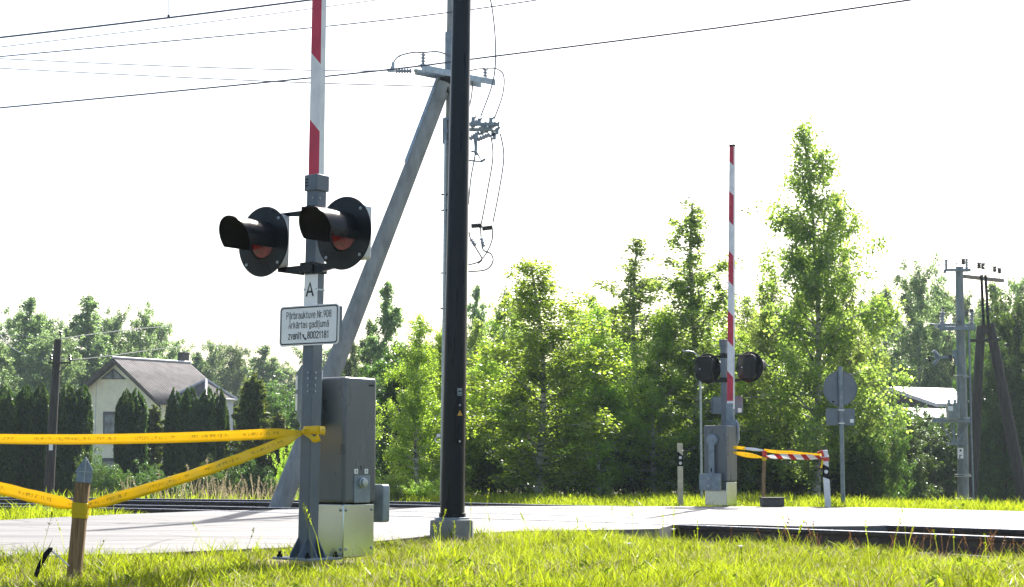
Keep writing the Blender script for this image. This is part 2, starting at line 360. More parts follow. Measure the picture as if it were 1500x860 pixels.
def _arc(cx, cy, rx, ry, a0, a1, n=8):
    return [(cx + rx * math.cos(R(a0 + (a1 - a0) * k / n)), cy + ry * math.sin(R(a0 + (a1 - a0) * k / n))) for k in range(n + 1)]
X_, D_, B_ = 0.72, -0.24, 0.23          # x-height, descender, bowl half width
_bowl = [(0.46, .36)] + _arc(.23, .50, .23, .22, 0, 180) + _arc(.23, .22, .23, .22, 180, 360) + [(0.46, .36)]
_zero = _arc(.23, .77, .23, .23, 0, 180) + _arc(.23, .23, .23, .23, 180, 360) + [(.46, .77)]
_macron = [(.08, .92), (.40, .92)]
GL = {
 'P': (.52, [[(0, 0), (0, 1), (.25, 1)] + _arc(.25, .74, .24, .26, 90, -90) + [(0, .48)]]),
 'N': (.56, [[(0, 0), (0, 1)], [(.04, .96), (.46, .04)], [(.50, 0), (.50, 1)]]),
 'A': (.60, [[(0, 0), (.28, 1), (.56, 0)], [(.10, .30), (.46, .30)]]),
 'Ā': (.60, [[(0, 0), (.28, 1), (.56, 0)], [(.10, .30), (.46, .30)], [(.10, 1.2), (.46, 1.2)]]),
 'a': (.50, [[(.03, .60)] + _arc(.22, .50, .22, .22, 140, 0) + [(.44, 0)], [(.44, .42), (.2, .42)] + _arc(.2, .21, .2, .21, 90, 270) + [(.30, 0), (.44, .12)]]),
 'r': (.34, [[(0, 0), (0, X_)], [(0, .5)] + _arc(.2, .5, .2, .22, 160, 60)]),
 'b': (.50, [[(0, 0), (0, 1)], [(0, .5)] + _arc(.23, .49, .21, .23, 160, 0) + _arc(.23, .23, .21, .23, 0, -160) + [(0, .2)]]),
 'd': (.50, [[(.44, 0), (.44, 1)], [(.44, .5)] + _arc(.21, .49, .21, .23, 20, 180) + _arc(.21, .23, .21, .23, 180, 340) + [(.44, .2)]]),
 'g': (.50, [[(.44, X_), (.44, 0)] + _arc(.22, -.02, .22, .22, 0, -150), [(.44, .5)] + _arc(.21, .49, .21, .23, 20, 180) + _arc(.21, .24, .21, .23, 180, 340) + [(.44, .2)]]),
 'u': (.50, [[(0, X_), (0, .22)] + _arc(.21, .22, .21, .22, 180, 330) + [(.44, .2)], [(.44, X_), (.44, 0)]]),
 'k': (.47, [[(0, 0), (0, 1)], [(.38, X_), (.02, .32)], [(.14, .44), (.42, 0)]]),
 't': (.34, [[(.12, .95), (.12, .15)] + _arc(.26, .15, .14, .15, 180, 280), [(0, X_), (.28, X_)]]),
 'v': (.46, [[(0, X_), (.21, 0), (.42, X_)]]),
 'e': (.50, [[(.02, .38), (.44, .38), (.44, .5)] + _arc(.22, .5, .22, .22, 0, 180) + _arc(.22, .22, .22, .22, 180, 320)]),
 's': (.44, [_arc(.19, .54, .19, .18, 20, 250) + _arc(.19, .18, .19, .18, 70, -160)]),
 'i': (.12, [[(0, 0), (0, X_)], [(0, .88), (0, 1.0)]]),
 'j': (.16, [[(.04, X_), (.04, -.12)] + _arc(-.06, -.12, .1, .12, 0, -90), [(.04, .88), (.04, 1.0)]]),
 'm': (.78, [[(0, 0), (0, X_)], [(0, .5)] + _arc(.19, .52, .17, .2, 160, 0) + [(.36, 0)], [(.36, .5)] + _arc(.55, .52, .17, .2, 160, 0) + [(.72, 0)]]),
 'n': (.50, [[(0, 0), (0, X_)], [(0, .5)] + _arc(.23, .5, .21, .22, 160, 0) + [(.44, 0)]]),
 'z': (.46, [[(0, X_), (.40, X_), (0, 0), (.40, 0)]]),
 '.': (.14, [[(.02, 0), (.02, .13)]]),
 '0': (.53, [_zero]),
 '1': (.40, [[(0, .78), (.2, 1), (.2, 0)]]),
 '2': (.52, [_arc(.23, .75, .23, .25, 165, -35) + [(0, 0), (.46, 0)]]),
 '8': (.53, [_arc(.23, .76, .20, .24, 0, 360, 14), _arc(.23, .26, .23, .26, 0, 360, 14)]),
 '9': (.53, [_arc(.23, .70, .23, .30, -10, 350, 14), [(.46, .70), (.43, .42), (.16, 0)]]),
}
GL['ā'] = (GL['a'][0], GL['a'][1] + [_macron]); GL['ī'] = (.24, [[(.08, 0), (.08, X_)], [(-.04, .92), (.22, .92)]])

def text_mesh(txt, h, w, bold=0.125):
    """condensed technical lettering drawn as mitred strokes, centred on x, baseline z = 0"""
    vs, fs, x = [], [], 0.0
    for ch in txt:
        if ch == ' ': x += .34; continue
        adv, strokes = GL[ch]
        for st in strokes:
            pts = [Vector((px + x, py)) for px, py in st]
            pts = [p for i, p in enumerate(pts) if i == 0 or (p - pts[i - 1]).length > 1e-4]
            d = [(pts[i + 1] - pts[i]).normalized() for i in range(len(pts) - 1)]
            b = len(vs)
            for i, p in enumerate(pts):
                d0, d1 = d[max(i - 1, 0)], d[min(i, len(d) - 1)]
                t = (d0 + d1); t = t.normalized() if t.length > 1e-3 else d1
                nn = Vector((-t.y, t.x)); m = min(1.8, 1 / max(.3, nn.dot(Vector((-d1.y, d1.x)))))
                e = (-d1 if i == 0 else d0) * (bold * .4 if i in (0, len(pts) - 1) else 0)
                vs += [p + e + nn * bold * .5 * m, p + e - nn * bold * .5 * m]
            fs += [(b + 2 * i, b + 2 * i + 1, b + 2 * i + 3, b + 2 * i + 2) for i in range(len(pts) - 1)]
        x += adv + .17
    W0 = x - .17; sx = w / W0
    return [((v.x - W0 / 2) * sx, 0.0, v.y * h) for v in vs], fs

# ------------------------------------------------------------------ world & sun
SUN_EL, SUN_AZ = 41.0, 17.0           # azimuth measured clockwise from the view direction
w = bpy.data.worlds.new('World'); sc.world = w; w.use_nodes = True
nt = w.node_tree; bg = nt.nodes['Background']
sk = nt.nodes.new('ShaderNodeTexSky'); sk.sky_type = 'NISHITA'; sk.sun_disc = False
sk.sun_elevation = R(SUN_EL); sk.sun_rotation = R(SUN_AZ); sk.air_density = 1.0; sk.dust_density = 3.0; sk.ozone_density = 1.0
nt.links.new(sk.outputs[0], bg.inputs[0]); bg.inputs[1].default_value = 0.095
sl = bpy.data.lights.new('sun', 'SUN'); sl.energy = 5.0; sl.angle = R(0.6); sl.color = (1.0, 0.95, 0.87)
so = bpy.data.objects.new('sun', sl); C.objects.link(so)
sd = Vector((math.sin(R(SUN_AZ)) * math.cos(R(SUN_EL)), math.cos(R(SUN_AZ)) * math.cos(R(SUN_EL)), math.sin(R(SUN_EL))))
so.rotation_euler = sd.to_track_quat('Z', 'Y').to_euler(); so.location = sd * 60
vs_ = sc.view_settings; vs_.view_transform = 'Standard'; vs_.look = 'None'; vs_.exposure = 1.4; vs_.gamma = 1.0; vs_.use_curve_mapping = False

# ------------------------------------------------------------------ crossing plan
def spline(pts, n=12):
    pts = [np.array(p, float) for p in pts]; out = []
    for i in range(len(pts) - 1):
        p0, p1, p2, p3 = pts[max(i - 1, 0)], pts[i], pts[i + 1], pts[min(i + 2, len(pts) - 1)]
        for k in range(n):
            t = k / n
            out.append(0.5 * ((2 * p1) + (-p0 + p2) * t + (2 * p0 - 5 * p1 + 4 * p2 - p3) * t * t + (-p0 + 3 * p1 - 3 * p2 + p3) * t ** 3))
    out.append(pts[-1]); return np.array(out)

N1 = spline([(-150, 62), (-70, 44.5), (-30, 33.5), (-8.2, 25.6), (-2.7, 21.8), (0.95, 18.6), (3.3, 16.1), (4.75, 14.3), (9.5, 7.8), (20, -8)], 14)
_t = np.gradient(N1, axis=0); _t /= np.linalg.norm(_t, axis=1)[:, None]
NRM = np.stack([-_t[:, 1], _t[:, 0]], 1)
NRM *= np.sign(NRM[:, 1])[:, None]         # pointing away from the camera
def offs(d): return N1 + NRM * d

def dist_track(x, y):
    """signed distance from the nearest rail (positive towards the far side)"""
    x = np.asarray(x, float); y = np.asarray(y, float)
    best = np.full(x.shape, 1e9); sg = np.zeros(x.shape)
    for i in range(len(N1)):
        dx, dy = x - N1[i, 0], y - N1[i, 1]
        d = dx * dx + dy * dy
        k = d < best
        best = np.where(k, d, best)
        sg = np.where(k, dx * NRM[i, 0] + dy * NRM[i, 1], sg)
    return sg
# densify for the distance test
_full = N1
road_px_near = [(0, 815), (200, 811), (440, 801), (560, 792), (640, 784), (760, 778), (900, 776), (965, 774.5), (992, 767.2), (1090, 768.8), (1180, 771.0), (1250, 770.6), (1345, 769.5), (1500, 774.5)]
road_px_far = [(1500, 749), (1400, 746.5), (1300, 743.6), (1100, 742), (860, 741.3), (690, 741.3), (640, 743.2), (520, 744.6), (440, 745.8), (300, 748.6), (240, 751), (190, 752.8), (100, 757), (0, 762)]
ROAD = [(-14.0, -3.6), (-10.3, 1.9)] + [tuple(G(*p)[:2]) for p in road_px_near] + [(6.6, 14.2), (10, 9.6), (16, 0.5), (24, 2), (17, 12), (9.2, 19.6)] + [tuple(G(*p)[:2]) for p in road_px_far] + [(-10.0, 13.2), (-22, -4)]
RP = np.array(ROAD)
def in_road(x, y):
    x = np.asarray(x, float); y = np.asarray(y, float); ins = np.zeros(x.shape, bool)
    j = len(RP) - 1
    for i in range(len(RP)):
        xi, yi, xj, yj = *RP[i], *RP[j]
        c = ((yi > y) != (yj > y)) & (x < (xj - xi) * (y - yi) / (yj - yi + 1e-12) + xi)
        ins ^= c; j = i
    return ins

def sstep(a, b, v):
    t = np.clip((v - a) / (b - a), 0, 1); return t * t * (3 - 2 * t)

def terrain(x, y):
    x = np.asarray(x, float); y = np.asarray(y, float)
    d = dist_track(x, y)
    z = -0.035 - 0.0 * x
    z = z - 0.95 * (1 - sstep(3.5, 8.6, y))                                     # bank down towards the photographer
    z = z + 0.02 * np.sin(x * 1.7 + 1) * np.sin(y * 1.3) * sstep(3, 9, y) * (1 - sstep(18, 30, y)) - 0.02
    trench = sstep(-1.5, -0.75, d) * (1 - sstep(6.4, 7.4, d))
    z = z * (1 - trench) + (-0.2) * trench
    beyond = sstep(np.where(x < -2.0, 6.5, 9), np.where(x < -2.0, 12.0, 26), d)
    z = z - beyond * (0.15 + 0.45 * (1 - sstep(-4, 0, x)) + 1.0 * sstep(4, 11, x))
    z = z - 0.07 * sstep(-4.5, -1.5, d) * (1 - sstep(-1.2, -0.7, d)) * sstep(0.4, 2.0, x)
    return z

# ground sheet
def axis(fine0, fine1, step, far0, far1):
    a = list(np.arange(fine0, fine1, step)); s = step; v = fine1
    while v < far1: a.append(v); s *= 1.22; v += s
    a.append(far1); s = step; v = fine0 - step; b = []
    while v > far0: b.append(v); s *= 1.22; v -= s
    b.append(far0)
    return np.array(b[::-1] + a)
gx, gy = axis(-13, 13, 0.25, -900, 900), axis(2, 34, 0.25, -60, 1600)
XX, YY = np.meshgrid(gx, gy); ZZ = terrain(XX, YY)
nx, ny = len(gx), len(gy)
vs = np.stack([XX, YY, ZZ], -1).reshape(-1, 3)
fs = [(j * nx + i, j * nx + i + 1, (j + 1) * nx + i + 1, (j + 1) * nx + i) for j in range(ny - 1) for i in range(nx - 1)]
g_ = MB(); g_.v = [tuple(v) for v in vs]; g_.f = fs
tag(g_.build('ground', M['soil']), kind='structure')

# road slab, with a crust edge
mb = MB(); n = len(ROAD)
mb.add([(x, y, 0.0) for x, y in ROAD] + [(x, y, -0.32) for x, y in ROAD], [tuple(range(n))] + [(i, (i + 1) % n, (i + 1) % n + n, i + n) for i in range(n)])
bmx = bmesh.new(); me = bpy.data.meshes.new('road'); me.from_pydata(mb.v, [], mb.f); bmx.from_mesh(me)
bmesh.ops.recalc_face_normals(bmx, faces=bmx.faces)
bmesh.ops.triangulate(bmx, faces=[f for f in bmx.faces if len(f.verts) > 4]); bmx.to_mesh(me); bmx.free(); me.materials.append(M['asphalt'])
road = bpy.data.objects.new('road', me); C.objects.link(road); tag(road, kind='structure')

# ballast bed under both tracks
mb = MB(); a, b = offs(-1.0), offs(6.8); K = len(a); cols = 9
for i in range(K):
    for c in range(cols):
        p = a[i] + (b[i] - a[i]) * c / (cols - 1)
        mb.v.append((p[0], p[1], -0.175 - (0.08 if c in (0, cols - 1) else 0) + random.uniform(-0.012, 0.012)))
for i in range(K - 1):
    for c in range(cols - 1): mb.f.append((i * cols + c, i * cols + c + 1, (i + 1) * cols + c + 1, (i + 1) * cols + c))
tag(mb.build('track_bed', M['ballast']), kind='structure')

def sweep(mb, path, prof, z=0.0):
    """profile (across, up) swept along a plan path"""
    path = np.asarray(path); t = np.gradient(path, axis=0); t /= np.linalg.norm(t, axis=1)[:, None]
    nr = np.stack([-t[:, 1], t[:, 0]], 1); b = len(mb.v); m_ = len(prof)
    for p, q in zip(path, nr):
        for u, v in prof: mb.v.append((p[0] + q[0] * u, p[1] + q[1] * u, z + v))
    for i in range(len(path) - 1):
        for k in range(m_):
            mb.f.append((b + i * m_ + k, b + i * m_ + (k + 1) % m_, b + (i + 1) * m_ + (k + 1) % m_, b + (i + 1) * m_ + k))
    return mb
RAILP = [(-0.075, -0.172), (0.075, -0.172), (0.075, -0.158), (0.012, -0.14), (0.010, -0.05), (0.034, -0.04), (0.036, -0.006), (-0.036, -0.006), (-0.034, -0.04), (-0.010, -0.05), (-0.012, -0.14), (-0.075, -0.158)]
HEADP = [(-0.035, -0.0055), (0.035, -0.0055), (0.030, 0.0), (-0.030, 0.0)]
rail_labels = ['steel rail of the near track closest to the camera', 'second steel rail of the near track',
               'steel rail of the far track on its near side, seen along the left', 'outermost steel rail of the far track below the verge']
for d, lab in zip((0.0, 1.52, 4.1, 5.62), rail_labels):
    pth = offs(d); pth = pth[(pth[:, 1] > 2)]
    zz = 0.006
    r = sweep(MB(), pth, RAILP, zz).build('rail', M['rust'])
    sweep(MB(), pth, HEADP, zz).build('rail_head', M['railtop'], r)
    tag(r, lab, 'rail', 'railway rails')
    # dark flangeway groove beside the rail where it runs through the road
    fl = MB(); ins = in_road(pth[:, 0], pth[:, 1])
    dense = np.concatenate([np.linspace(pth[i], pth[i + 1], 8, endpoint=False) for i in range(len(pth) - 1)])
    di = in_road(dense[:, 0], dense[:, 1]) & (dense[:, 1] > 14) & (dense[:, 1] < 30)
    seg = dense[di]
    if len(seg) > 2 and d == 0.0:
        sweep(fl, seg, [(-0.07, -0.01), (-0.07, 0.003), (0.07, 0.003), (0.07, -0.01)])
        tag(fl.build('road_flangeway', M['groove']), kind='structure')

# ------------------------------------------------------------------ barrier gates and signals
YAW = 38.0
def barrier_gate(loc, rz, label, bx=-0.025, lean=0.007):
    t = empty('barrier_gate', loc, rz, label, 'crossing gate', 'crossing gates')
    MB().box((0, 0, 0.185), (0.40, 0.315, 0.37)).build('cabinet_base', M['sheet'], t, bevel=0.006)
    mb = MB()
    for sx in (-1, 1):
        for z in (0.33, 0.06):
            mb.lathe([(0.010, 0), (0.010, 0.006), (0.004, 0.009)], 8, align((1, 0, 0), (0.200, sx * 0.13, z)))
            mb.lathe([(0.010, 0), (0.010, 0.006), (0.004, 0.009)], 8, align((0, -1, 0), (sx * 0.17, -0.1575, z)))
    mb.each('base_screw', M['galv'], t)
    MB().box((0, 0, 0.3745), (0.385, 0.30, 0.013)).build('seam', M['black_matt'], t)
    c = MB().box((0, 0, 0.822), (0.42, 0.335, 0.882)).build('cabinet', M['cab_paint'], t, bevel=0.022, seg=4)
    # hinge lip and lock panel on the side
    lp = MB().box((0.2125, 0.015, 0.475), (0.006, 0.165, 0.19)).build('lock_panel', M['galv_dull'], t, bevel=0.004)
    lk = MB().lathe([(0.036, 0), (0.036, 0.012), (0.028, 0.016), (0.028, 0.034), (0.018, 0.036)], 18, align((1, 0, 0), (0.2155, 0.01, 0.52))).build('lock', M['galv'], lp)
    for y in (-0.045, 0.06):
        MB().box((0.2115, y, 0.60), (0.003, 0.034, 0.034)).build('sticker', M['white_sign'], t)
        MB().box((0.2135, y, 0.60), (0.002, 0.006, 0.020)).build('sticker_mark', M['ink'], t)
    MB().box((0.2115, 0.008, 0.625), (0.004, 0.012, 0.03)).build('key_cover', M['ink'], t, bevel=0.002)
    MB().box((0.2105, 0.105, 1.21), (0.004, 0.05, 0.012)).build('vent_slot', M['black_matt'], t)
    # drive hub with counterweight lever on the rear
    MB().lathe([(0.095, 0), (0.095, 0.05), (0.08, 0.065), (0.02, 0.068)], 24, align((0, 1, 0), (0.03, 0.1675, 1.03))).build('drive_hub', M['galv_dull'], t, bevel=0.003)
    lv = MB().box((0.03, 0.225, 0.74), (0.105, 0.022, 0.58)).build('counterweight_lever', M['galv_dull'], t, bevel=0.006)
    MB().prism(roundrect(0.022, 0.06, 0.010, 5, 0.03, 0.56), 0.2355, 0.2385).build('slot', M['black_matt'], lv)
    cw = MB().prism(roundrect(0.37, 0.27, 0.022, 5, 0.03, 0.37), 0.235, 0.305).build('counterweight', M['galv_dull'], t, bevel=0.006)
    mb = MB()
    for z in (0.43, 0.31): mb.lathe([(0.026, 0), (0.026, 0.02), (0.014, 0.022), (0.014, 0.04)], 6, align((0, 1, 0), (0.03, 0.305, z)))
    mb.each('bolt', M['galv'], cw)
    # arm clamp on the front, boom rising from it
    cl = [(-0.23, 1.30), (-0.23, 1.06), (-0.21, 0.96), (-0.15, 0.89), (-0.06, 0.88), (-0.02, 0.92), (0.0, 1.02), (0.0, 1.30), (-0.03, 1.36), (-0.18, 1.36)]
    ck = MB().prism(cl, -0.215, -0.1675).build('arm_clamp', M['galv_dull'], t, bevel=0.01)
    MB().box((-0.217, -0.217, 1.23), (0.02, 0.004, 0.1)).box((-0.217, -0.217, 1.09), (0.02, 0.004, 0.12)).each('clamp_label', M['white_sign'], ck)
    BX, BY = bx, -0.25
    MB().box((BX, BY, 1.27), (0.125, 0.066, 0.70)).build('boom_sleeve', M['galv_dull'], t, bevel=0.006)
    bo = empty('boom', (BX - lean * 1.3, BY, 0)); bo.parent = t; bo.rotation_euler = (0, lean, 0)
    v0, v1, z0, z1 = (0.0575, 0.027), (0.042, 0.022), 1.50, 5.80
    mb = MB(); NZ = 12
    for k in range(NZ + 1):
        q = k / NZ; a_, b_ = v0[0] * (1 - q) + v1[0] * q, v0[1] * (1 - q) + v1[1] * q; z = z0 + (z1 - z0) * q
        mb.v += [(-a_, -b_, z), (a_, -b_, z), (a_, b_, z), (-a_, b_, z)]
    for k in range(NZ):
        for i in range(4): mb.f.append((k * 4 + i, k * 4 + (i + 1) % 4, k * 4 + 4 + (i + 1) % 4, k * 4 + 4 + i))
    mb.f += [(3, 2, 1, 0), tuple(NZ * 4 + i for i in range(4))]
    bar = mb.build('bar', M['boom'], bo, smooth=False)
    MB().box((0, 0, 5.815), (0.094, 0.05, 0.035)).build('end_cap', M['black_matt'], bo, bevel=0.004)
    mb = MB()
    for z in (1.56, 1.60):
        for x in (-0.025, 0.025):
            for s in (-1, 1): mb.lathe([(0.008, 0), (0.008, 0.008)], 6, align((0, s, 0), (x, s * 0.027, z)))
    mb.each('boom_bolt', M['galv'], bo)
    return t

def crossing_signal(loc, rz, label, near):
    t = empty('crossing_signal', loc, rz, label, 'crossing signal', 'crossing signals')
    if near:        # the mast leans a little
        t.rotation_mode = 'QUATERNION'
        t.rotation_quaternion = Matrix.Rotation(0.0122, 3, 'Y').to_quaternion() @ Matrix.Rotation(rz, 3, 'Z').to_quaternion()
    H = 2.56
    MB().box((0, 0, H / 2 + 0.01), (0.1, 0.1, H - 0.02)).build('mast', M['grey_paint'], t, bevel=0.007)
    MB().box((0, 0, 0.008), (0.34, 0.34, 0.016)).build('base_plate', M['galv_dull'], t, bevel=0.003)
    for k in range(4):
        rm = Matrix.Rotation(k * math.pi / 2, 4, 'Z')
        for s in (-0.04, 0.04):
            MB().prism([(0.05, 0.016), (0.13, 0.016), (0.13, 0.03), (0.052, 0.15)], s - 0.004, s + 0.004, rm).build('gusset', M['grey_paint'], t)
        MB().lathe([(0.02, 0.016), (0.02, 0.034), (0.011, 0.034), (0.011, 0.055)], 6, Matrix.Translation((0.135 * (1 if k in (0, 1) else -1), 0.135 * (1 if k in (1, 2) else -1), 0))).build('anchor_bolt', M['black_matt'], t)
    cp = MB().box((0, 0, H + 0.052), (0.125, 0.125, 0.115)).build('cap', M['grey_paint'], t, bevel=0.006)
    mb = MB()
    for k in range(3): mb.box((-0.035, -0.0635, H + 0.075 - k * 0.022), (0.026, 0.004, 0.008))
    mb.each('vent', M['black_matt'], cp)
    if near:
        mb = MB()
        for z in (2.50, 1.28, 1.24, 1.19, 1.15):
            mb.lathe([(0.008, 0), (0.008, 0.007), (0.004, 0.009)], 8, align((1, 0, 0), (0.05, -0.022, z)))
            mb.lathe([(0.008, 0), (0.008, 0.007), (0.004, 0.009)], 8, align((0, -1, 0), (0.018, -0.05, z)))
        mb.each('mast_screw', M['galv'], t)
    ZC, YF = 2.215, -0.123
    for sx in (-1, 1):
        X = sx * 0.395
        lu = empty('lamp_unit', (X, YF, ZC)); lu.parent = t
        prof = [(0.0, -0.004), (0.25, -0.004), (0.252, 0.0), (0.25, 0.006), (0.14, 0.010), (0.128, 0.012), (0.118, 0.004), (0.0, 0.002)]
        m4 = align((0, -1, 0))
        MB().lathe([(max(r, 0.0005), z) for r, z in prof], 56, m4).build('backboard', M['black'], lu)
        MB().lathe([(0.116, -0.002), (0.116, 0.006), (0.095, 0.013), (0.06, 0.019), (0.02, 0.022), (0.0005, 0.0225)], 36, m4).build('lens', M['lens'], lu)
        # visor: a hood that is longest on top
        mb = MB(); nA, nL = 30, 6; inner = []
        for rr in (0.146, 0.142):
            for k in range(nA + 1):
                a_ = R(-22 + 224 * k / nA)
                ln = 0.265 + 0.07 * math.sin(a_)
                for l in range(nL + 1):
                    y = -0.008 - ln * l / nL
                    mb.v.append((rr * math.cos(a_), y, rr * math.sin(a_)))
        W_ = nL + 1; off = (nA + 1) * W_
        for k in range(nA):
            for l in range(nL):
                a0 = k * W_ + l
                mb.f.append((a0, a0 + 1, a0 + W_ + 1, a0 + W_)); mb.f.append((off + a0, off + a0 + W_, off + a0 + W_ + 1, off + a0 + 1))
            e = k * W_ + nL; mb.f.append((e, off + e, off + e + W_, e + W_))
        for k in (0, nA):
            for l in range(nL): e = k * W_ + l; mb.f.append((e, e + 1, off + e + 1, off + e))
        vz = mb.build('visor', M['black'], lu); vz.data.materials.append(M['black_matt'])
        for p_ in vz.data.polygons:
            if all(math.hypot(vz.data.vertices[i].co.x, vz.data.vertices[i].co.z) < 0.1435 for i in p_.vertices): p_.material_index = 1
        mb = MB()
        for a_ in (45, 135, 225, 315): mb.lathe([(0.011, 0), (0.011, 0.006), (0.004, 0.010)], 10, align((0, -1, 0), (0.222 * math.cos(R(a_)), -0.006, 0.222 * math.sin(R(a_)))))
        mb.each('rim_screw', M['galv'], lu)
        hm = M['housing'] if near else M['black']  # same housing: sunlit tone painted on the near one, shaded black on the far
        MB().prism(roundrect(0.36, 0.37, 0.02, 3) if near else roundrect(0.33, 0.40, 0.09, 6), 0.008, 0.085 if near else 0.128).build('housing', hm, lu, bevel=0.012, seg=3)
        if not near:
            MB().box((0.0, 0.1315, 0.0), (0.22, 0.007, 0.30)).build('rear_door', M['black'], lu, bevel=0.004)
            MB().box((0.07, 0.137, -0.01), (0.022, 0.006, 0.014)).build('door_catch', M['housing'], lu)
        for z, h in ((ZC + 0.19, 0.03), (ZC - 0.205, 0.05)):
            x0, x1 = sx * 0.052, sx * (0.395 - 0.10)
            MB().prism([(x0, z - h), (x0, z + h * 0.4), (x1, z + h * 0.35), (x1, z - h * 0.25)], -0.075, -0.045).build('bracket_arm', M['black'], t, bevel=0.003)
    for z in (ZC + 0.19, ZC - 0.205):
        MB().box((0, -0.012, z), (0.125, 0.15, 0.075)).build('mast_clamp', M['black'], t, bevel=0.005)
    # plates
    if near:
        pl = MB().prism(roundrect(0.128, 0.215, 0.006, 3, 0.0, 1.855), -0.0555, -0.0515).build('letter_plate', M['white_sign'], t); pl.location.x = 0.02
        v, f = text_mesh('A', 0.088, 0.066, 0.15)
        MB().add([(x - 0.004, -0.0568, z + 1.815) for x, y, z in v], f).build('lettering', M['ink'], pl, smooth=False)
        MB().box((0, 0, 1.86), (0.106, 0.1066, 0.012)).build('band', M['galv'], t)
        mb = MB()
        for sx in (-1, 1):
            mb.lathe([(0.005, 0), (0.005, 0.003)], 8, align((0, -1, 0), (sx * 0.055, -0.0555, 1.86)))
        mb.each('plate_screw', M['galv'], pl)
    SZ, n_before = 1.607, len(bpy.data.objects)
    sg = MB().prism(roundrect(0.575, 0.28, 0.028, 6, 0.0, SZ), -0.072, -0.064).build('information_sign', M['white_sign'] if near else M['sign_back'], t)
    sg.location.x = 0.027 if near else 0.0
    for z in (SZ + 0.08, SZ - 0.08):
        MB().box((0, -0.0545, z), (0.50 if near else 0.2, 0.018, 0.03)).build('sign_rail', M['galv'] if near else M['sign_back'], sg)
    MB().box((0.285, -0.052, SZ), (0.012, 0.02, 0.24)).build('sign_edge', M['sign_back'], sg)
    if near:
        o_, i_ = roundrect(0.555, 0.262, 0.024, 6, 0, SZ), roundrect(0.537, 0.244, 0.018, 6, 0, SZ); n_ = len(o_)
        MB().add([(x, -0.0735, z) for x, z in o_ + i_], [(k, (k + 1) % n_, (k + 1) % n_ + n_, k + n_) for k in range(n_)]).build('sign_border', M['ink'], sg, smooth=False)
        for txt, z, hh, ww, xx in (('Pārbrauktuve Nr.908', SZ + 0.050, 0.046, 0.435, 0.0), ('Ārkārtas gadījumā', SZ - 0.016, 0.044, 0.39, 0.0), ('zvanīt', SZ - 0.092, 0.046, 0.125, -0.132), ('80021181', SZ - 0.092, 0.046, 0.205, 0.095)):
            v, f = text_mesh(txt, hh, ww, 0.15 if txt[0] in 'z8' else 0.115)
            MB().add([(x + xx, -0.0738, q + z) for x, y, q in v], f).build('lettering', M['ink'], sg, smooth=False)
        # telephone handset mark
        pts = []
        for k in range(9):
            a_ = R(180 + 90 * k / 8); pts.append((-0.018 + 0.034 * math.cos(a_), SZ - 0.062 + 0.034 * math.sin(a_)))
        mb = MB()
        for k in range(8):
            (xa, za), (xb, zb) = pts[k], pts[k + 1]; d = Vector((xb - xa, zb - za)); nn = Vector((-d.y, d.x)).normalized() * (0.0042 + 0.004 * abs(k - 3.5) / 3.5)
            mb.add([(xa + nn.x, -0.0738, za + nn.y), (xb + nn.x, -0.0738, zb + nn.y), (xb - nn.x, -0.0738, zb - nn.y), (xa - nn.x, -0.0738, za - nn.y)], [(0, 1, 2, 3)])
        mb.build('handset_mark', M['ink'], sg, smooth=False)
    else:
        MB().box((-0.235, -0.062, SZ - 0.09), (0.07, 0.003, 0.07)).build('sticker', M['white_sign'], sg)
    return t

nearC = P(496.5, 680, 11.78); nearC.z = 0.0
farC = P(1055.5, 680, 26.2); farC.z = 0.0
barrier_gate(nearC, R(-YAW), 'grey gate cabinet right behind the near signal mast, its red and white boom raised')
barrier_gate(farC, R(180 - YAW), 'grey gate cabinet with counterweight across the road, its whole striped boom raised', -0.05, -0.022)
def local(c, rz, x, y): return Vector((c.x + x * math.cos(rz) - y * math.sin(rz), c.y + x * math.sin(rz) + y * math.cos(rz), c.z))
crossing_signal(local(nearC, R(-YAW), 0.117, -0.42), R(-YAW), 'grey mast carrying two hooded black crossing lamps, plate A and the phone number sign', True)
crossing_signal(local(farC, R(180 - YAW), 0.15, -0.42), R(180 - YAW), 'far grey mast with two black crossing lamps seen from behind', False)
# small dirt pads
def pad(c, rx, ry, z):
    mb = MB(); n = 22
    mb.v.append((c[0], c[1], z))
    for k in range(n):
        a_ = 2 * math.pi * k / n; r = 1 + 0.22 * math.sin(3 * a_ + c[0]) + 0.12 * math.sin(7 * a_)
        mb.v.append((c[0] + rx * r * math.cos(a_), c[1] + ry * r * math.sin(a_), z - 0.035))
    mb.f = [(0, 1 + k, 1 + (k + 1) % n) for k in range(n)]
    tag(mb.build('ground_dirt', M['dirt']), kind='structure')
pad((nearC.x + 0.35, nearC.y - 0.1), 0.62, 0.30, -0.034)
pad((nearC.x - 0.45, nearC.y + 0.25), 0.4, 0.28, -0.034)

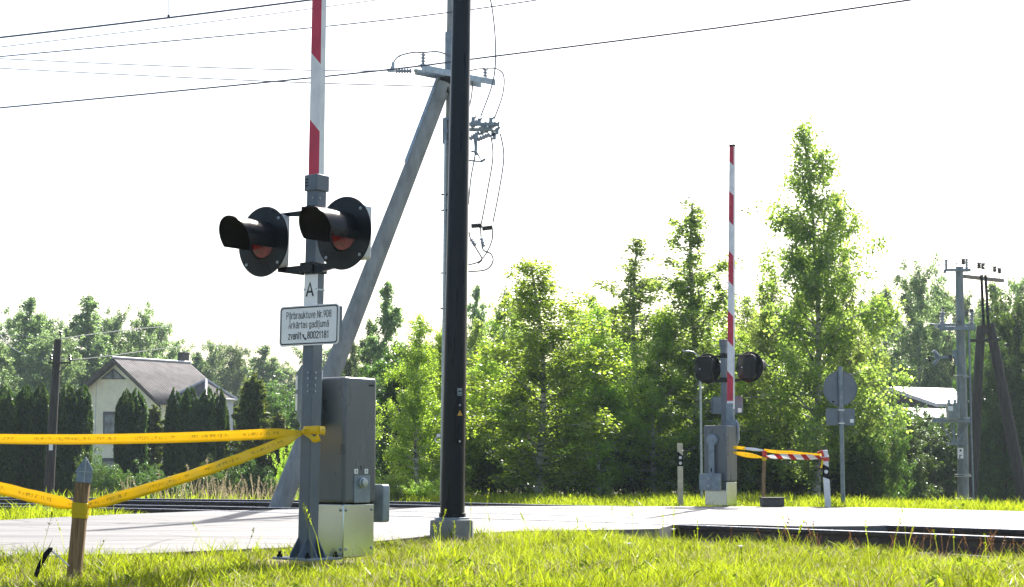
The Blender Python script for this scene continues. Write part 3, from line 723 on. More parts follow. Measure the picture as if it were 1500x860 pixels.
# ------------------------------------------------------------------ tapes and stakes
def ribbon(name, pts, width, m, label, cat='barrier tape', group='barrier tapes', sag=0.0, up=None, twist=None, nseg=36, parent=None):
    pts = [Vector(p) for p in pts]
    me = bpy.data.meshes.new(name); v = []; f = []; uv = []
    segs = []; L_ = 0
    for i in range(len(pts) - 1):
        for k in range(nseg): segs.append((pts[i].lerp(pts[i + 1], k / nseg), k / nseg))
    segs.append((pts[-1], 1.0))
    n = len(segs)
    for i, (p, q) in enumerate(segs):
        w_ = width(i / (n - 1)) if callable(width) else width
        tw = twist(i / (n - 1)) if twist else 0.0
        d = (segs[min(i + 1, n - 1)][0] - segs[max(i - 1, 0)][0]).normalized()
        s_ = Vector((0, 0, 1)); s_ = (s_ - d * s_.dot(d)).normalized(); o_ = d.cross(s_)
        s2 = s_ * math.cos(tw) + o_ * math.sin(tw)
        p = p + Vector((0, 0, -sag * 4 * q * (1 - q))) + o_ * 0.006 * math.sin(i * 0.9)
        if i: L_ += (p - last).length
        last = p
        for k in range(4):
            c = k / 3 - 0.5
            v.append(tuple(p + s2 * w_ * c + o_ * 0.004 * (1 - 4 * c * c))); uv.append((L_, k / 3))
    for i in range(n - 1):
        for k in range(3): f.append((i * 4 + k, i * 4 + k + 1, i * 4 + 5 + k, i * 4 + 4 + k))
    me.from_pydata(v, [], f); ul = me.uv_layers.new(name='UVMap')
    for lp in me.loops: ul.data[lp.index].uv = uv[lp.vertex_index]
    for p_ in me.polygons: p_.use_smooth = True
    me.materials.append(m)
    o = bpy.data.objects.new(name, me); C.objects.link(o)
    md = o.modifiers.new('thickness', 'SOLIDIFY'); md.thickness = 0.0008
    if parent: o.parent = parent
    else: tag(o, label, cat, group)
    return o
ty = M['tape_yellow']
knot = P(444, 633, 11.27)
narrow = lambda a, b: (lambda q: 0.074 * min(1, 0.22 + a * q) * min(1, 0.25 + b * (1 - q)))
t1 = ribbon('barrier_tape', [knot, P(0, 643, 12.2), P(-420, 650, 13.2)], lambda q: 0.074 * min(1, 0.25 + 18 * q), ty, 'upper yellow tape running level from the near mast out to the left', sag=0.02, nseg=40)
ribbon('tape_loop', [P(445, 631, 11.262), P(458, 630, 11.20), P(468, 630, 11.17), P(474, 631, 11.24), P(476, 632, 11.36)], 0.058, ty, '', parent=t1, nseg=5)
ribbon('tape_tail', [P(446, 634, 11.25), P(454, 640, 11.19), P(461, 644, 11.16), P(469, 640, 11.14)], lambda q: 0.02 + 0.035 * q, ty, '', parent=t1, nseg=5)
MB().lathe([(0.004, -0.02), (0.016, -0.012), (0.018, 0.006), (0.006, 0.02)], 9, Matrix.Translation(P(445.5, 632, 11.235))).build('knot', ty, t1)
stk = P(117, 742, 9.9)
ribbon('barrier_tape', [knot + Vector((0.002, -0.02, -0.01)), stk + Vector((0.03, -0.03, 0.0))], lambda q: 0.07 * min(1, 0.2 + 9 * q) * min(1, 0.5 + 6 * (1 - q)), ty, 'yellow tape slanting from the near mast down to the wooden stake', sag=0.03, twist=lambda q: 0.9 * (1 - q) ** 4, nseg=60)
ribbon('barrier_tape', [stk + Vector((-0.02, -0.03, 0.005)), P(-120, 682, 10.5), P(-420, 640, 11.0)], lambda q: 0.076 * min(1, 0.5 + 12 * q), ty, 'yellow tape rising from the wooden stake to the left edge', sag=0.01, nseg=40)

st = empty('wooden_stake', P(107, 862, 9.9), 0, 'leaning brown wooden stake with grey pointed metal cap and tape tied round it', 'stake', 'stakes holding tape')
b0 = P(107, 862, 9.9); tp = P(121.5, 707, 9.9) - b0
ax = tp.normalized(); hl = tp.length
tilt = align(ax)
MB().box((0, 0, hl / 2 - 0.06), (0.082, 0.05, hl + 0.12), tilt).build('post', M['wood_stake'], st, bevel=0.005)
ck = MB()
ck.prism([(-0.045, 0.0), (0.045, 0.0), (0.045, 0.085), (0.0, 0.155), (-0.045, 0.085)], -0.032, 0.032, tilt @ Matrix.Translation((0.004, 0, hl)) @ Matrix.Rotation(R(14), 4, 'Z'))
ck.build('metal_cap', M['cap_metal'], st, bevel=0.003)
MB().box((0.016, -0.037, hl + 0.075), (0.007, 0.008, 0.148), tilt).box((0.004, -0.036, hl + 0.066), (0.092, 0.006, 0.006), tilt).build('cap_seam', M['galv'], st)
tl = (stk - b0).length
MB().box((0, 0, tl - 0.012), (0.094, 0.062, 0.07), tilt).box((0.001, 0, tl - 0.055), (0.09, 0.058, 0.03), tilt).build('tied_tape', ty, st, bevel=0.006)

# charred stick and pale string in the grass
a0, a1 = P(52, 845, 9.7), P(74, 804, 9.75)
mbk = MB().tube([a0, a0.lerp(a1, 0.35) + Vector((-0.006, 0, 0.012)), a0.lerp(a1, 0.7) + Vector((0.0, 0, 0.018)), a1, a1 + Vector((0.012, 0, 0.004))], [0.012, 0.014, 0.017, 0.014, 0.005], 8)
tag(mbk.build('black_stick', M['black_matt']), 'short bent black stick poking out of the grass beside the stake', 'stick')
tag(MB().tube([P(74, 806, 9.76), P(88, 817, 9.78), P(101, 829, 9.8)], 0.005, 6).build('string', M['white_plastic']), 'pale string stretched from the black stick to the stake', 'string')

# far side tapes
fs_ = P(1118, 738, 25.7)
fstk = empty('wooden_stake', (fs_.x, fs_.y, fs_.z - 0.02), 0, 'thin brown stick across the road holding the red and white tape', 'stake', 'stakes holding tape')
MB().tube([(0, 0, -0.05), (0.01, 0, 0.4), (0.03, 0, 0.83)], [0.03, 0.028, 0.026], 8).build('post', M['wood_stake'], fstk)
MB().box((0.03, 0, 0.80), (0.075, 0.07, 0.085)).build('red_knot', M['red_plastic'], fstk, bevel=0.02)
MB().box((0.025, 0, 0.71), (0.07, 0.07, 0.06)).build('yellow_knot', ty, fstk, bevel=0.02)
ribbon('barrier_tape', [P(1074, 655, 25.95), P(1092, 657, 25.9)], 0.05, ty, 'short yellow end of tape tied at the far gate cabinet', nseg=8)
ribbon('barrier_tape', [P(1088, 656.5, 25.93), P(1118, 660, 25.7)], lambda q: 0.02 + 0.03 * math.sin(math.pi * q), M['white_sign'], 'short white tape between the far gate cabinet and the thin stick', nseg=12)
ribbon('barrier_tape', [P(1119, 659.5, 25.7), P(1160, 663, 25.6), P(1206, 668, 25.35)], lambda q: 0.045 + 0.03 * q, ty, 'long yellow tape across the road ending at the leaning white post', sag=0.01, nseg=12)
ribbon('barrier_tape', [P(1074, 663, 25.95), P(1097, 667, 25.85), P(1119, 670.5, 25.68)], lambda q: 0.025 + 0.07 * math.sin(math.pi * min(1, q * 1.1)) * 0.8, ty, 'lower yellow tape between the far gate cabinet and the thin stick', nseg=12)
ribbon('barrier_tape', [P(1120, 669, 25.66), P(1145, 668.5, 25.6), P(1170, 669.5, 25.5), P(1204, 670, 25.36)], lambda q: 0.02 + 0.06 * min(1, 5 * q) * min(1, 0.3 + 4 * (1 - q)), M['tape_redwhite'], 'red and white striped tape from the thin stick to the leaning white post', nseg=10)

# delineator posts
d1 = P(1213, 741, 25.3)
dl = empty('delineator_post', (d1.x, d1.y, d1.z - 0.02), 0, 'leaning white delineator post with tape tied to its top', 'delineator post', 'delineator posts')
dl.rotation_euler = (0, R(-2.6), 0)
MB().prism([(-0.042, -0.1), (0.042, -0.1), (0.046, 0.42), (-0.046, 0.46), (-0.044, 0.1)], -0.03, 0.03).build('lower_post', M['white_plastic'], dl, bevel=0.006)
MB().prism([(-0.046, 0.462), (0.046, 0.422), (0.046, 0.60), (-0.046, 0.66)], -0.029, 0.029).build('black_band', M['black_matt'], dl)
MB().prism([(-0.046, 0.663), (0.046, 0.603), (0.046, 0.87), (-0.046, 0.87)], -0.03, 0.03).build('upper_post', M['white_plastic'], dl, bevel=0.004)
MB().lathe([(0.03, 0), (0.03, 0.006), (0.01, 0.01)], 14, align((0, -1, 0), (0, -0.029, 0.54))).build('reflector', M['reflector'], dl)
MB().prism(roundrect(0.11, 0.055, 0.02, 4, 0.0, 0.73), -0.05, 0.05).build('red_wrap', M['red_plastic'], dl, bevel=0.008)
MB().box((0.0, 0.0, 0.775), (0.12, 0.085, 0.04)).build('white_wrap', M['white_plastic'], dl, bevel=0.012)
MB().tube([(-0.1, 0, 0.83), (-0.05, -0.03, 0.86), (-0.03, -0.04, 0.77)], 0.022, 7).build('tape_bow', M['red_plastic'], dl)
MB().prism([(-0.09, 0.60), (-0.06, 0.60), (-0.03, 0.72), (-0.06, 0.72)], -0.052, -0.048).build('tape_end', ty, dl)
d2 = P(997, 738, 27.0)
dm = empty('delineator_post', (d2.x, d2.y, d2.z - 0.02), 0, 'beige delineator post with two reflectors left of the far gate cabinet', 'delineator post', 'delineator posts')
MB().box((0, 0, 0.28), (0.085, 0.06, 0.70)).build('lower_post', M['bleached'], dm, bevel=0.006)
MB().prism([(-0.0425, 0.634), (0.0425, 0.634), (0.0425, 0.80), (-0.0425, 0.87)], -0.031, 0.031).build('black_band', M['black_matt'], dm)
MB().prism([(-0.0425, 0.873), (0.0425, 0.803), (0.0425, 1.0), (-0.0425, 1.01)], -0.03, 0.03).build('upper_post', M['bleached'], dm, bevel=0.004)
for z in (0.68, 0.77):
    MB().lathe([(0.026, 0), (0.026, 0.006), (0.01, 0.01)], 14, align((0, -1, 0), (0.0, -0.031, z))).build('reflector', M['reflector'], dm)
# concrete kerb block in the far grass
kb = P(1131, 741, 25.3)
tag(MB().box((kb.x, kb.y, kb.z + 0.05), (0.33, 0.3, 0.12)).box((kb.x, kb.y, kb.z + 0.12), (0.36, 0.33, 0.02)).build('cable_pit', M['old_concrete'], bevel=0.008), 'low dark concrete cable pit lid in the grass across the road', 'cable pit')

# round sign from behind
s0 = P(1235, 740, 27.0)
sg = empty('road_sign', s0, R(6), 'round traffic sign with a plate below, both seen from their bare grey backs', 'road sign')
MB().tube([(0, 0, -0.1), (0, 0, 2.27)], 0.036, 12).build('post', M['galv_dull'], sg)
MB().lathe([(0.0005, 0), (0.275, 0), (0.285, 0.005), (0.29, 0.02), (0.282, 0.022), (0.276, 0.009), (0.0005, 0.007)], 44, align((0, -1, 0), (0, 0.05, 1.905))).build('disc', M['sign_back'], sg)
pl = MB().prism(roundrect(0.49, 0.275, 0.03, 5, 0.0, 1.44), 0.045, 0.052).build('plate', M['sign_back'], sg)
MB().box((0.19, 0.042, 1.375), (0.06, 0.004, 0.06)).build('sticker', M['white_sign'], pl)
for z in (1.55, 1.335): MB().box((0, 0.0, z), (0.09, 0.085, 0.02)).build('clip', M['white_plastic'], sg, bevel=0.004)
MB().box((-0.12, 0.038, 1.69), (0.03, 0.004, 0.03)).build('rivet_mark', M['black_matt'], sg)

# slim street lamp in front of the trees
l0 = P(1028, 735, 30.0)
lp = empty('street_lamp', l0, 0, 'slim pale street lamp with a short curved arm left of the far signal', 'street lamp')
hz = (P(1028, 528, 30.0) - l0).z
MB().tube([(0, 0, -0.1), (0, 0, hz - 0.15), (-0.005, 0, hz), (-0.05, 0, hz + 0.1), (-0.13, 0, hz + 0.155), (-0.2, 0, hz + 0.165)], [0.024, 0.02, 0.018, 0.016, 0.015, 0.014], 8).build('pole', M['galv'], lp)
MB().box((-0.25, 0, hz + 0.165), (0.13, 0.06, 0.03)).build('lamp_head', M['galv'], lp, bevel=0.008)

# ------------------------------------------------------------------ dark mast
mp_ = P(662, 783, 15.1)
dkm = empty('dark_mast', (mp_.x, mp_.y, -0.02), 0, 'tall tapering dark blue grey steel mast on a concrete block in the grass', 'mast')
ln = 0.0148; tz = 11.0
rb, rt = 0.112, 0.058
zs = [0.20, 0.24, 0.242, 11.0]
MB().lathe([(rb + 0.012, 0.19), (rb + 0.012, 0.225), (rb, 0.228), (rt, tz), (rt * 0.5, tz + 0.02)], 12, Matrix.Shear('XY', 4, (ln, 0)) if False else Matrix(((1, 0, ln, 0), (0, 1, 0, 0), (0, 0, 1, 0), (0, 0, 0, 1)))).build('pole', M['mast_dark'], dkm)
MB().prism([(-0.20, -0.2), (0.20, -0.2), (0.19, 0.17), (-0.19, 0.17)], -0.19, 0.19).build('foundation', M['concrete'], dkm, bevel=0.015)
MB().lathe([(0.16, 0.168), (0.16, 0.188)], 24).build('flange', M['galv_dull'], dkm, bevel=0.003)
ang = R(-62)
def mastpt(z, out=0.0, a=ang):
    r = rb + (rt - rb) * (z - 0.22) / (tz - 0.22)
    return Vector((ln * z + (r + out) * math.cos(a), (r + out) * math.sin(a), z))
hz0 = (P(672, 620, 15.0) - mp_).z + mp_.z + 0.02
hm = Matrix.Translation(mastpt(hz0, -0.004)) @ Matrix.Rotation(ang + math.pi / 2, 4, 'Z')
hc = MB().prism(roundrect(0.082, 0.40, 0.040, 8), -0.010, 0.010, hm).build('hatch_gasket', M['black_matt'], dkm, bevel=0.004)
hv = MB().prism(roundrect(0.060, 0.375, 0.029, 8), -0.016, 0.0, hm).build('hatch_cover', M['mast_dark'], dkm, bevel=0.003)
mb = MB()
for z in (0.165, -0.165): mb.lathe([(0.010, 0), (0.010, 0.004)], 10, hm @ align((0, -1, 0), (0, -0.016, z)))
mb.each('hatch_screw', M['galv'], hv)
MB().prism([(-0.024, 0.07), (0.024, 0.07), (0.0, 0.118)], -0.0195, -0.0165, hm).build('warning_triangle', M['yellow_mark'], hv)
MB().prism([(-0.003, 0.078), (0.003, 0.078), (0.001, 0.088), (0.005, 0.09), (-0.001, 0.106), (0.001, 0.094), (-0.004, 0.092)], -0.0208, -0.0198, hm).build('warning_mark', M['ink'], hv)
h2 = Matrix.Translation(mastpt(hz0 + 0.285, -0.002)) @ Matrix.Rotation(ang + math.pi / 2, 4, 'Z')
MB().prism(roundrect(0.045, 0.07, 0.006, 3), -0.006, 0.006, h2).build('number_plate', M['galv_dull'], dkm)
MB().box((0, -0.0075, 0.006), (0.034, 0.003, 0.014), h2).box((0, -0.0075, -0.022), (0.03, 0.003, 0.006), h2).each('plate_mark', M['ink'], dkm)
# ------------------------------------------------------------------ insulators
def fins(mb, p0, p1, r0, r1, n):
    p0, p1 = Vector(p0), Vector(p1); Ln = (p1 - p0).length; prof = [(r0 * 0.6, 0)]
    for k in range(n):
        a_ = Ln * (k + 0.15) / n; b_ = Ln * (k + 0.5) / n; c = Ln * (k + 0.85) / n
        prof += [(r0, a_), (r1, b_), (r0, c)]
    prof.append((r0 * 0.6, Ln))
    return mb.lathe(prof, 12, align(p1 - p0, p0))
def wirepath(pts, n=10): return [Vector(p) for p in spline([tuple(p) for p in pts], n)]

# ------------------------------------------------------------------ concrete line pole with strut
YP = 26.6
u0 = P(659.5, 738, YP)
up_ = empty('utility_pole', u0, 0, 'pale concrete line pole with leaning strut, switchgear and cable ends behind the dark mast', 'utility pole')
def UL(px, py, Y=YP): return P(px, py, Y) - u0
topx = UL(666, -90)
MB().tube([(0, 0, -0.3), topx * 0.55, topx], [0.145, 0.13, 0.115], 20).build('pole', M['pole_concrete'], up_)
MB().tube([UL(664, 48, YP - 0.02), UL(663.6, 118, YP - 0.02)], 0.138, 18).build('sleeve', M['galv_dull'], up_)
sb_, stp = UL(410, 742, 26.0), UL(651, 122, YP - 0.12)
MB().tube([sb_ - (stp - sb_) * 0.03, sb_.lerp(stp, 0.5), stp], [0.165, 0.145, 0.12], 18).build('strut', M['pole_concrete'], up_)
MB().tube([sb_.lerp(stp, 0.80) + Vector((-0.10, -0.06, 0.03)), stp + Vector((-0.10, -0.02, 0.08))], 0.045, 6).build('strut_strap', M['galv'], up_)
MB().box(UL(655, 118, YP - 0.12), (0.22, 0.2, 0.1)).box(UL(652, 132, YP - 0.15), (0.12, 0.12, 0.1)).build('strut_bracket', M['black_matt'], up_, bevel=0.01)
# crossarm
ca, cb = UL(611, 103, YP - 0.5), UL(719, 126.5, YP + 0.55)
dv = (cb - ca); cl_ = dv.length; ry = math.atan2(dv.y, dv.x)
cm = Matrix.Translation(ca.lerp(cb, 0.5)) @ Matrix.Rotation(ry, 4, 'Z')
MB().box((0, -0.12, 0.03), (cl_, 0.014, 0.10), cm).box((0, -0.06, 0.085), (cl_, 0.12, 0.014), cm).box((0, 0.16, 0.03), (cl_ * 0.9, 0.014, 0.10), cm).build('crossarm', M['galv'], up_, bevel=0.003)
for (px, py, YY_) in ((620, 101, YP - 0.45), (711, 122, YP + 0.5)):
    o_ = MB(); p_ = UL(px, py, YY_); fins(o_, p_, p_ + Vector((0, 0, 0.26)), 0.022, 0.05, 5); o_.build('pin_insulator', M['porcelain'], up_)
o_ = MB(); fins(o_, UL(603, 104, YP - 0.5), UL(579, 104, YP - 0.6), 0.025, 0.045, 6); o_.build('strain_insulator', M['porcelain'], up_)
MB().tube([UL(606, 103.5, YP - 0.5), UL(612, 103, YP - 0.5)], 0.02, 6).box(UL(573, 103, YP - 0.6), (0.12, 0.05, 0.05)).box(UL(576, 97, YP - 0.6), (0.05, 0.04, 0.13)).each('strain_clamp', M['galv'], up_)
WJ = 0.013
for pts in ([(572, 102, -.6), (582, 84, -.55), (604, 77, -.5), (620, 77, -.45), (642, 76, -.3), (664, 84, -.15)],
            [(687, 104, .3), (700, 101, .4), (711, 100, .5), (728, 101, .5), (738, 112, .45), (736, 140, .4), (724, 174, .3)],
            [(712, -30, .2), (722, 20, .25), (726, 75, .3), (722, 120, .3), (704, 171, .2)],
            [(688, 108, .3), (692, 122, .3), (690, 145, .25), (686, 160, .2)],
            [(719, 198, .3), (722, 230, .25), (714, 280, .2), (705, 328, .1)], [(733, 196, .4), (738, 230, .4), (731, 280, .3), (722, 326, .2)],
            [(694, 200, .2), (696, 225, .2), (690, 260, .1), (686, 300, .1)],
            [(704, 333, .1), (705, 350, .1), (708, 366, .1), (719, 372, .1), (722, 383, .0), (712, 395, 0), (686, 398, -.05)],
            [(721, 334, .2), (721, 350, .15), (714, 368, .1), (702, 383, 0), (686, 388, -.05)],
            [(687, 340, .1), (690, 352, .1), (700, 368, .1), (706, 380, .05), (700, 386, 0)]):
    MB().tube(wirepath([UL(x, y, YP + d) for x, y, d in pts], 8), WJ, 6).build('jumper_cable', M['wire_light'], up_)
for (a_, b_, dd) in (((690, 331), (706, 330), .1), ((706, 335), (722, 333), .2)):
    o_ = MB(); fins(o_, UL(*a_, YP + dd), UL(*b_, YP + dd), 0.035, 0.055, 6); o_.build('surge_arrester', M['porcelain_dark'], up_)
for (a_, b_) in (((689, 350), (697, 360)), ((705, 348), (709, 362))):
    o_ = MB(); fins(o_, UL(*a_, YP + .1), UL(*b_, YP + .1), 0.018, 0.05, 3); o_.build('cable_termination', M['porcelain'], up_)
# switch disconnector
sw = MB()
sw.box(UL(704, 182, YP + 0.1), (0.62, 0.06, 0.05)).box(UL(700, 190, YP + 0.25), (0.5, 0.05, 0.05)).box(UL(697, 212, YP + .1), (0.05, 0.05, 0.35))
sw.tube([UL(690, 222, YP), UL(698, 222.5, YP), UL(706, 237, YP), UL(686, 235, YP)], 0.018, 6).tube([UL(704, 237, YP), UL(711, 233, YP)], 0.02, 6)
sw.tube([UL(731, 178, YP + .4), UL(729, 192, YP + .4)], 0.016, 6)
sw.build('switch_frame', M['galv_dull'], up_)
for k, (a_, b_) in enumerate((((688, 204), (702, 194)), ((699, 205), (718, 197)), ((690, 186), (700, 178)), ((703, 190), (714, 180)), ((716, 187), (727, 181)))):
    o_ = MB(); fins(o_, UL(*a_, YP + .1 + .06 * k), UL(*b_, YP + .15 + .06 * k), 0.028, 0.05, 5); o_.build('switch_insulator', M['porcelain'], up_)
o_ = MB()
for (px, py) in ((693, 176), (702, 178), (706, 193), (713, 190), (722, 195), (728, 192), (719, 177), (724, 200)):
    o_.box(UL(px, py, YP + .3), (0.06, 0.05, 0.1)).tube([UL(px - 4, py + 5, YP + .3), UL(px + 5, py - 6, YP + .3)], 0.014, 5)
o_.each('switch_contact', M['galv_dull'], up_)
# left side gear: drive bracket & conduit
MB().box(UL(651.5, 192, YP - .1), (0.07, 0.08, 0.42)).box(UL(655, 174, YP - .1), (0.1, 0.06, 0.04)).box(UL(655, 192, YP - .1), (0.1, 0.06, 0.05)).box(UL(655, 208, YP - .1), (0.1, 0.06, 0.04)).build('drive_bracket', M['galv_dull'], up_, bevel=0.006)
MB().tube([UL(652.3, 205, YP - .15), UL(650.5, 400, YP - .15), UL(646, 735, YP - .15)], 0.02, 8).build('conduit', M['galv'], up_)
o_ = MB()
for y in (285, 308, 400, 452, 550, 612, 640): o_.box(UL(652 - (y - 285) * 0.008, y, YP - .13), (0.13, 0.05, 0.02))
o_.each('conduit_clip', M['black_matt'], up_)
MB().box(UL(642.5, 638, YP - .15), (0.06, 0.05, 0.05)).tube(wirepath([UL(641, 640, YP - .15), UL(637, 644, YP - .15), UL(640, 648, YP - .15), UL(645, 646, YP - .15)], 5), 0.006, 5).build('cable_clip', M['white_plastic'], up_)

# ------------------------------------------------------------------ overhead wires
def overhead(name, pts, r, m, label, sag=None):
    o = MB().tube(wirepath([P(*p) for p in pts], 16), r * 1.35, 6).build(name, m)
    return tag(o, label, 'wire', 'overhead wires')
w1 = overhead('contact_wire', [(-300, 88, 22.5), (0, 55, 21.5), (247, 26, 20.5), (470, -2, 19.8), (800, -44, 19)], 0.009, M['wire'], 'thick overhead wire nearest the top left corner, hung from a dropper')
MB().tube([P(247, -60, 20.5), P(247, 24, 20.5)], 0.005, 5).build('dropper', M['wire_light'], w1)
MB().box(P(247, 24.5, 20.5), (0.03, 0.03, 0.045)).build('dropper_clamp', M['wire'], w1)
overhead('line_wire', [(-200, 92, 30), (0, 69, 29), (300, 33, 27), (560, -1, 25)], 0.0055, M['wire_light'], 'thin overhead wire just below the thick one at the top left')
w3 = overhead('messenger_wire', [(-250, 106, 25.5), (0, 83, 24.5), (453, 41, 22.5), (660, 18, 21.7), (800, -2, 21)], 0.0065, M['wire'], 'overhead carrying wire passing behind both masts, third from the top on the left')
MB().tube([P(585.5, 27.5, 22.0), P(585.5, 97, 22.0)], 0.0045, 5).build('dropper', M['wire_light'], w3)
overhead('line_wire', [(-500, 62, 44), (0, 86, 36), (250, 97, 31), (480, 103.5, 27.5), (572, 103, 26)], 0.007, M['wire_light'], 'thin wire running to the strain insulator left of the crossarm')
overhead('line_wire', [(-500, 72, 44), (0, 100, 36), (380, 118.5, 29), (645, 127, 26.4)], 0.007, M['wire_light'], 'thin wire ending at the line pole just under its crossarm')
overhead('contact_wire', [(-250, 180, 26), (0, 158, 25), (340, 125.5, 23), (570, 102, 22), (720, 83, 21.2), (1050, 41, 19.5), (1340, -1, 18), (1500, -24, 17)], 0.0085, M['wire'], 'long overhead wire crossing the whole sky from the left edge up to the right')
overhead('line_wire', [(-200, 476, 70), (60, 494, 53), (85, 496, 52)], 0.008, M['wire_light'], 'faint wire left of the old wooden pole')
overhead('line_wire', [(87, 496, 52), (260, 478, 62), (420, 486, 75), (640, 500, 95)], 0.009, M['wire_light'], 'faint wire from the wooden pole above the house roof')
overhead('line_wire', [(-10, 478, 60), (70, 527, 52), (300, 506, 66), (500, 512, 85)], 0.009, M['wire_light'], 'lower faint wire from the wooden pole crossing behind the house')
overhead('line_wire', [(1000, 428, 90), (1250, 400, 60), (1404, 386, 46)], 0.008, M['wire_light'], 'thin wire reaching the transformer pole top from the left')
overhead('line_wire', [(1000, 440, 90), (1250, 410, 60), (1430, 397, 49)], 0.008, M['wire_light'], 'lower thin wire reaching the timber frame from the left')
overhead('line_wire', [(1416, 378, 46), (1450, 386, 48), (1560, 384, 52)], 0.008, M['wire_light'], 'thin wire leaving the transformer pole to the right')
overhead('line_wire', [(1440, 390, 49.8), (1460, 394, 49.8), (1560, 388, 54)], 0.008, M['wire_light'], 'thin wire above the timber crossarm at the right')

# ------------------------------------------------------------------ transformer pole and timber frame on the right
YT = 46.0
t0_ = P(1411, 790, YT)
tpole = empty('utility_pole', t0_, 0, 'grey transformer pole with platforms and a conduit at the right', 'utility pole')
def TL(px, py, Y=YT): return P(px, py, Y) - t0_
MB().tube([TL(1412, 800), TL(1409.5, 600), TL(1405, 391)], [0.16, 0.145, 0.105], 16).build('pole', M['pole_dull'], tpole)
MB().tube([TL(1428, 800, YT - .2), TL(1423, 640, YT - .2), TL(1419, 480, YT - .2)], 0.028, 8).build('conduit', M['galv_dull'], tpole)
o_ = MB()
for y in (550, 695, 698, 730): o_.box(TL(1411 - (740 - y) * 0.016, y, YT), (0.36 if y > 600 else 0.3, 0.36, 0.02))
for y in (552, 612, 697): o_.box(TL(1419 - (740 - y) * 0.012, y, YT - .18), (0.22, 0.03, 0.03))
o_.each('band', M['galv'], tpole)
MB().box(TL(1404, 395.5, YT - .1), (0.68, 0.08, 0.07)).tube([TL(1386, 396, YT), TL(1386, 380, YT)], 0.035, 8).box(TL(1384, 397.5), (0.06, 0.1, 0.1)).build('top_crossarm', M['galv_dull'], tpole, bevel=0.005)
o_ = MB(); fins(o_, TL(1416, 394), TL(1416, 379), 0.03, 0.055, 4); o_.build('pin_insulator', M['porcelain'], tpole)
MB().tube(wirepath([TL(1386, 381), TL(1376, 388), TL(1371, 405), TL(1376, 422), TL(1390, 436)], 6), 0.012, 5).build('jumper_cable', M['wire_light'], tpole)
MB().tube(wirepath([TL(1386, 381), TL(1396, 383), TL(1404, 388)], 6), 0.012, 5).build('jumper_cable', M['wire_light'], tpole)
MB().tube(wirepath([TL(1402, 468), TL(1412, 460), TL(1421, 453)], 6), 0.012, 5).build('jumper_cable', M['wire_light'], tpole)
# switch level
o_ = MB().box(TL(1402, 481, YT - .2), (1.0, 0.1, 0.11)).box(TL(1401, 476, YT + .2), (1.0, 0.08, 0.08)).box(TL(1374, 478, YT), (0.1, 0.35, 0.1)).box(TL(1424, 478, YT), (0.1, 0.35, 0.1)).tube([TL(1375, 476, YT), TL(1362, 475, YT)], 0.025, 6)
o_.build('switch_crossarm', M['galv_dull'], tpole, bevel=0.006)
for px in (1380, 1404, 1423):
    o_ = MB(); fins(o_, TL(px, 475, YT - .1), TL(px + 1, 456 if px != 1404 else 470, YT - .1), 0.04, 0.085, 4); o_.build('switch_insulator', M['porcelain'], tpole)
MB().box(TL(1423, 455, YT - .1), (0.1, 0.08, 0.08)).box(TL(1381, 452, YT - .1), (0.09, 0.06, 0.06)).each('switch_contact', M['porcelain_dark'], tpole)
# fuse level
MB().box(TL(1388, 523, YT), (0.75, 0.07, 0.07)).tube([TL(1375, 523, YT), TL(1367, 514, YT)], 0.06, 8).tube([TL(1375, 525, YT), TL(1368, 534, YT)], 0.05, 8).tube([TL(1398, 513, YT), TL(1402, 535, YT)], 0.07, 8).build('fuse_bracket', M['galv_dull'], tpole)
MB().tube([TL(1361, 522, YT - .1), TL(1363, 530, YT - .1)], 0.04, 8).tube([TL(1392, 520, YT - .1), TL(1394, 529, YT - .1)], 0.04, 8).each('fuse', M['porcelain_dark'], tpole)
# transformer platform
pf = MB().box(TL(1393, 617, YT - .25), (1.05, 0.1, 0.08)).box(TL(1393, 614, YT + .3), (1.05, 0.1, 0.08)).box(TL(1400, 650, YT - .22), (0.5, 0.08, 0.07))
for a_ in ((1377, 620), (1392, 620), (1397, 620), (1418, 620)): pf.tube([TL(*a_, YT - .2), TL(1399 + (a_[0] - 1397) * .15, 648, YT - .2)], 0.025, 6)
pf.each('platform_beam', M['galv_dull'], tpole)
tr = MB().box(TL(1396, 603, YT - .35), (0.31, 0.3, 0.42)).build('transformer_tank', M['transformer'], tpole, bevel=0.015)
MB().box(TL(1392.5, 598.5, YT - .505), (0.13, 0.006, 0.13)).build('tank_label', M['white_sign'], tr)
for px in (1390, 1399):
    o_ = MB(); fins(o_, TL(px, 592, YT - .35), TL(px, 584, YT - .35), 0.04, 0.075, 3); o_.build('bushing', M['porcelain_white'], tr)
MB().box(TL(1407, 664, YT - .17), (0.16, 0.02, 0.30)).build('number_plate', M['white_sign'], tpole)
MB().box(TL(1407, 660, YT - .183), (0.05, 0.006, 0.05)).box(TL(1407, 667, YT - .183), (0.08, 0.006, 0.02)).box(TL(1406, 670, YT - .183), (0.03, 0.006, 0.06)).each('plate_mark', M['ink'], tpole)

